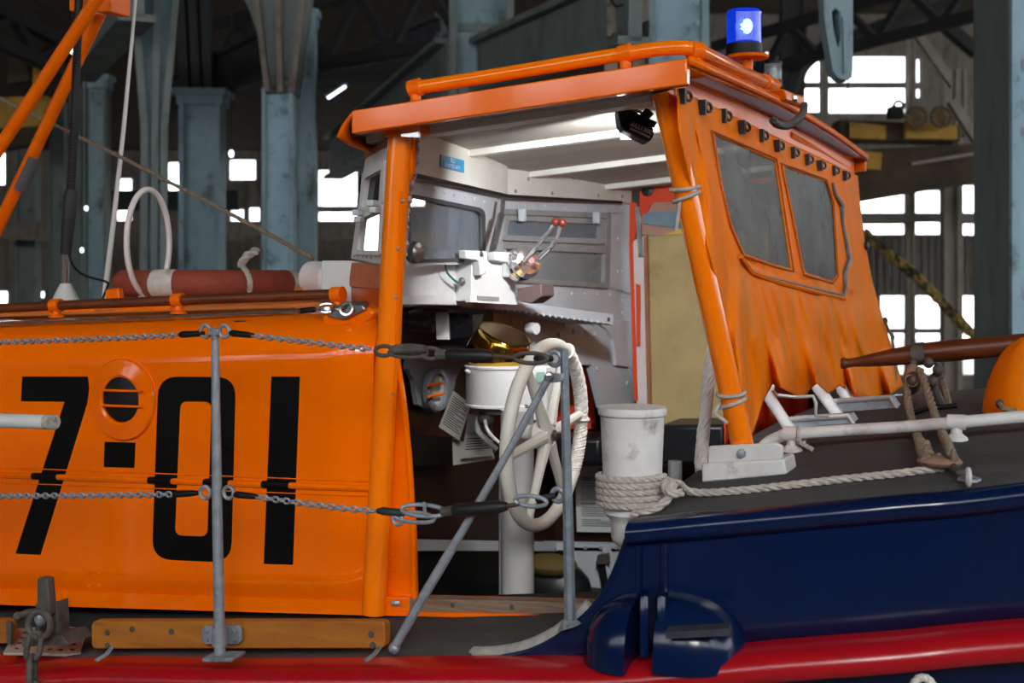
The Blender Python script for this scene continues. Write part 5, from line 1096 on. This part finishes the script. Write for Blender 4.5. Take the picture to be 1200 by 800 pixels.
def bottle(nm, P, gates):
    t = thing('bottle_screw', nm, 'bottle screw', U(*P[2], sY), 'bottle screws'); k = mpp(U(*P[2], sY))
    for (x, y, L, r, tw) in gates: 
        c = U(x, y, sY); ring(MB(), c, V((0, -1, tw)), L * k / 2, .0055, 24, 8, (1, r)).obj('shackle', IRON if y < 500 else GALV, t)
    a, b = U(*P[0], sY), U(*P[1], sY); MB().tube([a, a.lerp(b, .08), a.lerp(b, .85), b], [5 * k, 8 * k, 8 * k, 5 * k], 12).obj('body', mat('bottle_black', '#101012', '#1c1a18', rough=.5, scale=30), t)
    c = U(*P[2], sY); MB().tube([b, c], 2.8 * k, 8).obj('screw_rod', mat('rusty_rod', '#5c4034', '#4a3a34', rough=.6, metal=.4), t)
    return t, k
t, k = bottle('upper black bottle screw between front post and flat stanchion', [(522, 415.5), (578, 417), (604, 419)], [(450, 411, 24, .5, .2), (478, 413, 52, .22, 0), (480, 409, 50, .2, .6), (505, 414, 26, .5, 0), (622, 419.5, 42, .28, 0)])
MB().tube([U(512, 415, sY), U(524, 415.5, sY)], 6.5 * k, 8).obj('nut', IRON, t); MB().tube([U(462, 411, sY - .01), U(500, 409, sY - .01)], 4 * k, 8).obj('hook', IRON, t)
MB().tube([U(628, 420, sY), U(646, 420, sY + .06)], 4 * k, 8).obj('pin_sleeve', RUBBER, t)
MB().tube([U(478, 403, sY), U(480, 416, sY)], 2.2 * k, 6).obj('split_pin', IRON, t)
t, k = bottle('lower black bottle screw behind the diagonal brace', [(530, 598), (594, 593), (610, 590)], [(486, 606, 54, .22, .1), (496, 598, 60, .25, .7), (466, 608, 13, 1, 0), (622, 587, 40, .3, 0)])
MB().tube([U(442, 598.5, sY), U(448, 598.5, sY), U(470, 601, sY), U(477, 600, sY)], [3 * k, 5 * k, 5 * k, 3 * k], 10).obj('sleeve', mat('sleeve_green', '#26302c', '#1c2422', rough=.6), t)
MB().tube([U(518, 600, sY), U(531, 598, sY)], 6 * k, 8).obj('nut', IRON, t)
MB().tube([U(630, 585, sY), U(648, 581, sY + .06)], 4 * k, 8).obj('pin_sleeve', RUBBER, t); MB().tube([U(497, 588, sY), U(498, 601, sY)], 2.4 * k, 6).obj('split_pin', GALV, t)
# white pole end at left
wpz = thing('white_pole', 'white painted pole end with worn grey tip entering from the left', 'pole', U(-300, 900, 2.6))
a, b = U(-160, 488, 2.62), U(64, 494.5, 2.62); MB().tube([a, b], R(60, 494, 2.62, 8.6), 18).obj('shaft', WHITE, wpz); dd = (b - a).normalized()
MB().tube([b - dd * .03, b + dd * .002, b + dd * .008], [R(60, 494, 2.62, 8.9), R(60, 494, 2.62, 8.6), R(60, 494, 2.62, 6)], 18).obj('worn_tip', mat('worn_tip', '#b8b2a8', '#6e675e', rough=.8, scale=50), wpz)
MB().tube([a + dd * .02, V((a.x, a.y, 0))], .05, 12).obj('stand', WHITE, wpz)
# chain cleat at bottom left
dp = thing('chequer_plate', 'pale worn chequer plate on the side deck at left', 'plate', U(55, 760, 2.86))
zz = SKat(U(55, 760, 2.86).x)[1] + .012
P4 = [UZ(4, 764, zz), UZ(98, 766, zz), UZ(107, 737, zz + .02), UZ(75, 733, zz + .02), UZ(20, 736, zz + .02)]
MB().prism(P4, (0, 0, -.008)).obj('plate', mat('plate_beige', '#a89a8c', '#8f8274', rough=.7, scale=20), dp, smooth=False)
mb = MB()
for i in range(6):
    for j in range(4):
        p = P4[0].lerp(P4[1], .12 + .14 * i).lerp(P4[4].lerp(P4[2], .12 + .14 * i), .15 + .22 * j); mb.bar(p, p + V((.012, 0, .001)), .006, .006)
mb.obj('tread_marks', IRON, dp, smooth=False, kind='stuff')
cy2 = 2.82; lt = thing('chain_latch', 'rusty grey chain latch with upright lever on the deck plate', 'latch', U(48, 752, cy2))
MB().prism([U(x, y, cy2) for x, y in [(43, 678), (47, 676.5), (55, 678), (58, 712), (57, 722), (43, 722)]], (0, .03, 0)).obj('lever', IRON, lt, bevel=.004)
MB().tube([U(20, 722, cy2), U(34, 717, cy2), U(44, 716, cy2)], .010, 8).obj('pin', IRON, lt); MB().tube([U(20, 721, cy2 - .01), U(22, 726, cy2 + .01)], .012, 8).obj('pin_head', IRON, lt)
for x in (41, 62): MB().prism([U(x, 708, cy2 + .03), U(x + 4, 704, cy2 + .03), U(x + 6, 752, cy2 + .03), U(x, 752, cy2 + .03)], (0, .05, 0)).obj('cheek', IRON, lt, bevel=.003)
MB().prism([U(25, 747, cy2), U(72, 744, cy2), U(80, 755, cy2), U(25, 758, cy2)], (0, .1, 0)).obj('base', IRON, lt, bevel=.003)
MB().ball(U(48, 723, cy2 - .01), (.018, .02, .026), 10, 8).obj('roller', GALV, lt)
mb = MB(); ring(mb, U(46, 732, cy2 - .03), (.15, -1, .1), R(46, 730, cy2, 15), .0095, 20, 8); mb.obj('ring', IRON, lt)
hv = thing('heavy_chain', 'heavy grey chain hanging from the latch over the red strake', 'chain', U(38, 800, 2.72))
LK3 = link_mesh('chain_link_heavy', .098, .06, .0095); LK3.materials[0] = IRON
chain(hv, [U(42, 742, 2.79), U(38, 765, 2.76), U(37, 790, 2.735), U(38, 830, 2.73), U(38, 880, 2.74)], LK3, .071, .3)
# ================================================================== shed columns, girders and crane behind the boat
def column(px0, px1, d, m, label, ztop=None, ybase=None, flange=.12, cap=None, seams=(), mfl=None, name='steel_column', group='shed columns', bot=0):
    r0, r1 = (px0 - 600) / FPX * d, (px1 - 600) / FPX * d; wd = r1 - r0; rc = (r0 + r1) / 2; zt = ztop if ztop is not None else 9.4
    o = thing(name, label, 'column', W(rc, d, bot), group)
    MB().box(W(rc, d, (bot + zt) / 2), (wd * .8, wd * .5, zt - bot), ROT).obj('web', m, o, smooth=False)
    for s in (-1, 1):
        MB().box(W(rc + s * wd * (.5 - flange / 2), d - wd * .1, (bot + zt) / 2), (wd * flange, wd * .75, zt - bot), ROT).obj('flange', mfl or m, o, smooth=False)
    for sy in seams:
        z = EYE + (HZ - sy) / FPX * d; MB().box(W(rc, d - wd * .27, z), (wd * .78, wd * .08, .09), ROT).obj('seam_plate', mfl or m, o, smooth=False)
    if cap is not None:
        z = EYE + (HZ - cap) / FPX * d
        MB().box(W(rc, d, z - .10), (wd * 1.12, wd * .9, .14), ROT).box(W(rc, d, z), (wd * 1.3, wd * 1.05, .09), ROT).obj('capital', m, o, smooth=False)
    return o
def zat(py, d): return EYE + (HZ - py) / FPX * d
# nearest: column at the right edge, two faces
c = thing('steel_column', 'wide grey and pale blue steel column at the right edge, behind the orange cover', 'column', DZ(1190, 320, 8.4) * V((1, 1, 0)) if False else W(3.3, 8.4, 0), 'shed columns')
a, b, e = W((1141 - 600) / FPX * 8.8, 8.8, 0), W((1184 - 600) / FPX * 8.0, 8.0, 0), W((1290 - 600) / FPX * 8.2, 8.2, 0)
MB().prism([a, b, b + RT * .02, b + RT * .5 + FW * .8, a + RT * .3], (0, 0, 10.3)).obj('side_plate', GREYC, c, smooth=False)
MB().prism([b + FW * .01 + RT * .004, e, e + FW * .5, b + FW * .1 + RT * .1], (0, 0, 10.3)).obj('face_plate', BLUEL, c, smooth=False)
MB().prism([b - FW * .03, b - FW * .03 + RT * .05, b + RT * .05 + FW * .02, b + FW * .02], (0, 0, 10.3)).obj('edge_angle', BLUEL, c, smooth=False)
# column above the wheelhouse roof, with rusty riveted plate
c = column(757, 826, 11, BLUEL, 'pale blue riveted steel column behind the wheelhouse roof rail', ztop=10.2, mfl=BLUEC)
p0, p1 = (709 - 600) / FPX * 11, (757 - 600) / FPX * 11
MB().prism([W(p0, 10.75, zat(48, 11)), W(p1, 10.75, zat(30, 11)), W(p1, 10.75, 6.6), W(p0, 10.75, 6.6)], FW * .08).obj('gusset_plate', BROWNC, c, smooth=False)
for x in (714, 749):
    for y in (4, 23, 40 if x < 730 else 24): studs(MB(), [DZ(x, y, 10.74)], -FW, .03, .02).obj('rivet', BROWNC, c)
for x in (716, 748): MB().bar(DZ(x, 46, 10.9), DZ(x, 100, 10.9), .11, .05, FW).obj('tie_bar', mat('pale_rust', '#a08e78', '#85735e', rough=.85), c, smooth=False)
for y in (5, 27): studs(MB(), [DZ(816, y, 10.7)], -FW, .032, .02).obj('rivet', BLUEC, c)
MB().tube([DZ(713, -5, 10.6), DZ(722, 8, 10.6), DZ(733, 5, 10.6), DZ(734, 25, 10.6), DZ(738, 42, 10.6)], .011, 6).obj('cable', RUBBER, c)
column(528, 602, 15, BLUEC, 'grey blue plated steel column standing behind the roof left of the girder', seams=(36,), mfl=GREYC)
column(310, 346, 14, BLUEL, 'pale blue column with riveted bracket beside its twin, left of wheelhouse', ztop=zat(105, 14), seams=(), mfl=BLUEC)
c = thing('column_bracket', 'tapered riveted grey bracket on top of the pale blue column', 'bracket', DZ(328, 108, 14))
MB().prism([DZ(312, 110, 13.9), DZ(346, 110, 13.9), DZ(362, -10, 13.9), DZ(283, -10, 13.9), DZ(303, 40, 13.9)], FW * .35).obj('plate', GREYC, c, smooth=False)
for x0, x1 in ((314, 300), (329, 326), (343, 356)): MB().bar(DZ(x0, 108, 13.8), DZ(x1, -8, 13.8), .06, .09, FW).obj('rib', BROWNC, c, smooth=False)
for x in (320, 335):
    for y in (90, 100): studs(MB(), [DZ(x, y, 13.85)], -FW, .03, .02).obj('rivet', BROWNC, c)
column(346, 371, 17, BLUEC, 'narrow blue column with small capital, right of the bracketed column', ztop=zat(12, 17), cap=17, seams=(150,))
column(215, 262, 18, BLUEC, 'blue column with moulded capital under dark twin posts', ztop=zat(108, 18), cap=110, seams=(135, 214, 254))
c = thing('twin_posts', 'pair of dark steel posts rising from the moulded blue capital', 'post', DZ(238, 108, 18))
for x in (218, 232, 246): MB().bar(DZ(x, 108, 18), DZ(x - 6, -20, 18), .12, .2, FW).obj('post', DARKST, c, smooth=False)
c = thing('tapered_column', 'tall tapered blue grey column behind the white loop aerial', 'column', W((184 - 600) / FPX * 13, 13, 0), 'shed columns')
MB().prism([W((168 - 600) / FPX * 13, 13, 0), W((192 - 600) / FPX * 13, 13, 0), DZ(192, 150, 13), DZ(206, -20, 13), DZ(156, -20, 13), DZ(168, 150, 13)], FW * .1).obj('web', BLUEC, c, smooth=False)
for x0, x1 in ((169, 156), (181, 184), (192, 207)): MB().tube([W((x0 - 600) / FPX * 13, 12.9, 0), DZ(x0, 150, 12.9), DZ(x1, -20, 12.9)], .05, 4).obj('flange', GREYC, c, smooth=False)
column(102, 128, 20, BLUEC, 'dim blue column behind the black aerial', ztop=zat(90, 20), cap=92, mfl=GREYC)
column(84, 98, 23, GREYC, 'dim grey column just right of the black aerial sleeve', ztop=zat(60, 22))
column(60, 78, 24, GREYC, 'dim slender column left of the black aerial', ztop=zat(120, 24))
column(22, 46, 26, GREYC, 'dim far column near the left frame edge', ztop=zat(140, 26))
column(1061, 1071, 28, CONC, 'pale slim post between far windows at right', ztop=zat(112, 28), flange=.3)
column(1103, 1125, 27, CONC, 'pale concrete post before the far right windows', ztop=zat(82, 27), flange=.3)
column(963, 969, 29, CONC, 'pale window post seen beyond the roof corner', ztop=zat(55, 29), flange=.3)
column(1063, 1072, 28.5, CONC, 'pale upper post right of the large far window', ztop=zat(20, 28.5), flange=.3, bot=zat(115, 28.5))
column(1118, 1131, 24, CONC, 'short pale stub post above the yellow crane', ztop=zat(82, 24), flange=.3, bot=zat(160, 24))
def girder(P, wd, ht, m, label, cat='girder', name='roof_girder', lattice=0, group=None):
    o = thing(name, label, cat, (P[0] + P[1]) / 2, group); a, b = P; d = (b - a).normalized(); up = UPV - d * d.z; up.normalize()
    if not lattice:
        MB().bar(a, b, wd * .4, ht).obj('web', m, o, smooth=False)
        for s in (-1, 1): MB().bar(a + up * s * ht / 2, b + up * s * ht / 2, wd, .07).obj('flange', m, o, smooth=False)
    else:
        for s in (-1, 1): MB().bar(a + up * s * ht / 2, b + up * s * ht / 2, wd, wd).obj('chord', m, o, smooth=False)
        for k in range(lattice):
            p, q = a.lerp(b, k / lattice), a.lerp(b, (k + 1) / lattice); s = 1 if k % 2 else -1
            MB().bar(p + up * s * ht / 2, q - up * s * ht / 2, wd * .7, wd * .7).obj('brace', m, o, smooth=False)
    return o
girder((DZ(745, 8, 10.5), DZ(560, 78, 15)), .3, .55, GREYC, 'deep grey blue girder running left from the riveted column')
girder((DZ(530, 88, 15), DZ(390, 185, 26)), .4, .8, GREYC, 'far stretch of the grey girder behind the wheelhouse roof')
girder((DZ(520, 30, 20), DZ(355, 105, 24)), .3, .3, mat('flaky_grey', '#6a6870', '#4a484c', rough=.8), 'slanting grey beam under the dark roof left of the column', name='roof_beam')
girder((DZ(250, 62, 20), DZ(540, 8, 17)), .16, .9, DARKST, 'dark lattice roof truss crossing above the wheelhouse', name='roof_truss', cat='truss', lattice=8)
girder((DZ(260, 100, 22), DZ(480, 88, 22)), .18, .16, DARKST, 'dark straight tie beam below the lattice truss', name='tie_beam', cat='beam')
girder((DZ(190, 118, 21), DZ(330, 52, 16)), .2, .5, DARKST, 'dark inclined brace between the blue columns', name='roof_brace', cat='beam')
girder((DZ(-20, 20, 19), DZ(120, 90, 24)), .2, .5, DARKST, 'dark roof brace at the upper left corner', name='roof_brace', cat='beam', lattice=5)
girder((DZ(160, -5, 12), DZ(95, 75, 17)), .35, .4, GREYC, 'pale grey inclined beam behind the orange mast block', name='roof_brace', cat='beam')
girder((DZ(-30, 60, 24), DZ(200, 45, 24)), .2, .2, DARKST, 'dark far tie beam behind the orange mast legs', name='tie_beam', cat='beam')
girder((DZ(372, 40, 24), DZ(372, 98, 24)), .15, .15, DARKST, 'short dark vertical strut under the truss', name='truss_strut', cat='beam') if False else None
girder((DZ(280, 235, 24), DZ(130, 235, 24)), .25, .3, DARKST, 'dark horizontal rail across the left far windows', name='wall_rail', cat='beam')
girder((DZ(-30, 270, 25), DZ(420, 270, 25)), .2, .3, WALLM, 'dull horizontal wall rail below the left far windows', name='wall_rail', cat='beam')
# right-hand bay
girder((DZ(838, 75, 20), DZ(1145, -8, 16)), .14, .55, DARKST, 'dark lattice truss rising to the right beyond the beacon', name='roof_truss', cat='truss', lattice=9)
girder((DZ(1035, 62, 24), DZ(1120, 40, 24)), .18, .18, DARKST, 'dark beam under the right roof', name='tie_beam', cat='beam') if False else None
girder((DZ(905, 190, 19), DZ(905, -10, 19)), .25, .35, DARKST, 'dark lattice post behind the clear lamp', name='lattice_post', cat='post', lattice=0)
girder((DZ(925, 190, 19), DZ(930, -10, 19)), .2, .3, DARKST, 'dark slim post beside the far window', name='lattice_post', cat='post', lattice=0)
o = MB().tube(cat_rom([DZ(928, 110, 19), DZ(938, 80, 19), DZ(958, 62, 19), DZ(1000, 45, 19), DZ(1060, 22, 19), DZ(1120, 5, 19)], 5), .13, 6)
one(o, 'arched_brace', 'curved dark steel brace arching over the far window', 'brace', DARKST)
o = MB().bar(DZ(1072, 36, 25), DZ(1118, 100, 25), .16, .16); one(o, 'diagonal_strut', 'pale diagonal strut right of the far window', 'strut', CONC, smooth=False)
o = MB().bar(DZ(1115, 118, 23), DZ(1145, 165, 23), .16, .16); one(o, 'diagonal_strut', 'dull lower diagonal strut beside the blue edge column', 'strut', CONC, smooth=False)
o = MB().bar(DZ(1085, 10, 24), DZ(1145, 62, 24), .3, .2); one(o, 'roof_rafter', 'dark rafter sloping down to the right edge column', 'rafter', DARKST, smooth=False)
# overhead crane: yellow box, brown girders, reels
cr = thing('overhead_crane', 'yellow and brown overhead crane girder below the far window', 'crane', DZ(1080, 235, 22))
MB().prism([DZ(985, 140, 22), DZ(1125, 146, 22), DZ(1125, 166, 22), DZ(985, 164, 22)], FW * .6).obj('upper_girder', BROWNB, cr, smooth=False)
for x0, x1 in ((996, 1038), (1061, 1122)): MB().prism([DZ(x0, 143, 21.9), DZ(x1, 147, 21.9), DZ(x1, 163, 21.9), DZ(x0, 162, 21.9)], FW * .1).obj('yellow_panel', YELLOW, cr, smooth=False)
MB().prism([DZ(985, 176, 22.4), DZ(1145, 168, 22.4), DZ(1145, 214, 22.4), DZ(985, 240, 22.4)], FW * .5).obj('lower_girder', BROWNB, cr, smooth=False)
MB().bar(DZ(1068, 192, 22.2), DZ(1142, 180, 22.2), .06, .05).obj('hand_rail', CONC, cr, smooth=False)
MB().bar(DZ(1140, 195, 22.6), W(22.1, 22.6, DZ(1140, 195, 22.6).z), .4, .5).obj('runway_beam', BROWNB, cr, smooth=False)
MB().bar(DZ(985, 186, 22.2), DZ(1030, 190, 22.2), .3, .3).obj('yellow_trim', YELLOW, cr, smooth=False)
for x in (1074, 1103):
    q = thing('cable_reel', 'brown spoked reel on the crane, %s of the pair' % ('left' if x < 1090 else 'right'), 'reel', DZ(x, 152, 21.5), 'crane reels')
    g = ring(MB(), DZ(x, 137, 21.5), FW, .165, .03); ring(g, DZ(x, 137, 21.7), FW, .165, .03); g.obj('rim', mat('reel_brown', '#6e5230', '#4b3820', rough=.8), q)
    for k in range(6):
        a = math.pi * k / 6; v = (RT * math.cos(a) + UPV * math.sin(a)) * .165; MB().bar(DZ(x, 137, 21.5) - v, DZ(x, 137, 21.5) + v, .03, .03, FW).obj('spoke', MATS['reel_brown'], q, smooth=False)
wz = thing('winch_motor', 'dark winch motor with round opening beside the crane reels', 'winch', DZ(1055, 140, 21.6))
MB().box(DZ(1049, 132, 22.1), (.22, .3, .2), ROT).obj('casing', DARKST, wz); ring(MB(), DZ(1053, 124, 22.0), FW, .08, .03).obj('collar', DARKST, wz)
# left crane
cl = thing('overhead_crane', 'yellow crane carriage and dark winch at the left frame edge', 'crane', DZ(20, 150, 22))
MB().prism([DZ(-20, 115, 22), DZ(52, 112, 22), DZ(52, 147, 22), DZ(-20, 152, 22)], FW * .5).obj('girder', YELLOW, cl, smooth=False)
MB().prism([DZ(8, 98, 21.8), DZ(35, 94, 21.8), DZ(30, 50, 21.8), DZ(12, 52, 21.8)], FW * .4).obj('winch', BROWNB, cl, smooth=False)
MB().bar(DZ(44, 80, 21.8), DZ(44, 115, 21.8), .12, .12, FW).obj('post', YELLOW, cl, smooth=False)
MB().prism([DZ(-20, 150, 22), DZ(50, 148, 22), DZ(48, 168, 22), DZ(-20, 176, 22)], FW * .4).obj('underframe', BROWNB, cl, smooth=False)
# blue slotted crane arm hanging at top right
d = 8.0; hk = thing('hanging_arm', 'pale blue cast arm with long slot hanging above the roof corner', 'arm', DZ(985, 95, d))
outl = [(963, -30), (1000, -30), (1000, 80), (999, 91), (990, 94), (982, 91), (976, 84), (971, 55), (966, 25)]
slot = [(975, 14), (979, 10), (984, 14), (985, 48), (982, 55), (978, 40)]
n = len(outl); mb = MB()
mb.prism([DZ(963, -30, d), DZ(974, -30, d), DZ(975, 14, d), DZ(978, 40, d), DZ(982, 55, d), DZ(984, 70, d), DZ(990, 94, d), DZ(982, 91, d), DZ(976, 84, d), DZ(971, 55, d), DZ(966, 25, d)], FW * .14)
mb.prism([DZ(974, -30, d), DZ(1000, -30, d), DZ(1000, 80, d), DZ(999, 91, d), DZ(990, 94, d), DZ(984, 70, d), DZ(982, 55, d), DZ(985, 48, d), DZ(984, 14, d), DZ(979, 10, d), DZ(975, 14, d)], FW * .14)
mb.obj('casting', BLUEC, hk, smooth=False, bevel=.008)
MB().bar(DZ(991, 86, d - .02), DZ(989, 20, d - .02), .022, .03, FW).obj('rib', BLUEC, hk)
MB().lathe([(.006, 0), (.012, .01), (.012, .03), (.004, .04), (.004, .065)], DZ(994, 104, d), UPV, 8).obj('plunger', IRON, hk)
# barrier tape cord; small glowing balls and a glowing strip among the steelwork
mb = strands(MB(), [DZ(1012, 272, 14), DZ(1075, 325, 14), DZ(1140, 392, 14), DZ(1290, 560, 14), DZ(1345, 643, 14)], .06, pitch=.3)
one(mb, 'striped_rope', 'thick yellow and black twisted rope sloping behind the canvas', 'rope', mat('striped_rope', '#8a7338', '#2b2416', rough=.9, scale=9, lo=.45, hi=.55))
GLOWM = mat('glow_white', '#f4f8ff', emit='#e8f0ff', estr=3)
for i, (x, y, r) in enumerate(((513, 74, .045), (162, 51, .035), (85, 57, .045), (271, 180, .03), (101, 244, .02), (96, 293, .02))):
    q = thing('glow_ball', ['small glowing ball left of the plated column', 'small glowing ball beside the white whip', 'glowing ball between the orange mast legs', 'tiny glowing ball on a stalk over the far window', 'tiny light spot beside the black aerial, upper', 'tiny light spot beside the black aerial, lower'][i], 'lamp', DZ(x, y, 16))
    MB().ball(DZ(x, y, 16), (r, r, r * 1.5), 10, 6).obj('orb', GLOWM, q); MB().tube([DZ(x, y, 16.02) + UPV * r, V((DZ(x, y, 16).x, DZ(x, y, 16).y, 8.6))], .008, 6).obj('stem', DARKST, q)
q = thing('glow_strip', 'slanting glowing strip under the dark roof', 'lamp', DZ(395, 110, 20))
MB().tube([DZ(384, 115, 20), DZ(405, 101, 20)], .022, 8).obj('tube', GLOWM, q); MB().bar(DZ(382, 113, 20.05), DZ(407, 98, 20.05), .12, .05).obj('tray', GREYC, q, smooth=False)
girder((DZ(1008, 255.5, 27.5), DZ(1160, 256.5, 27.5)), .12, .1, CONC, 'pale horizontal rail between the far right window rows', name='window_rail', cat='beam')
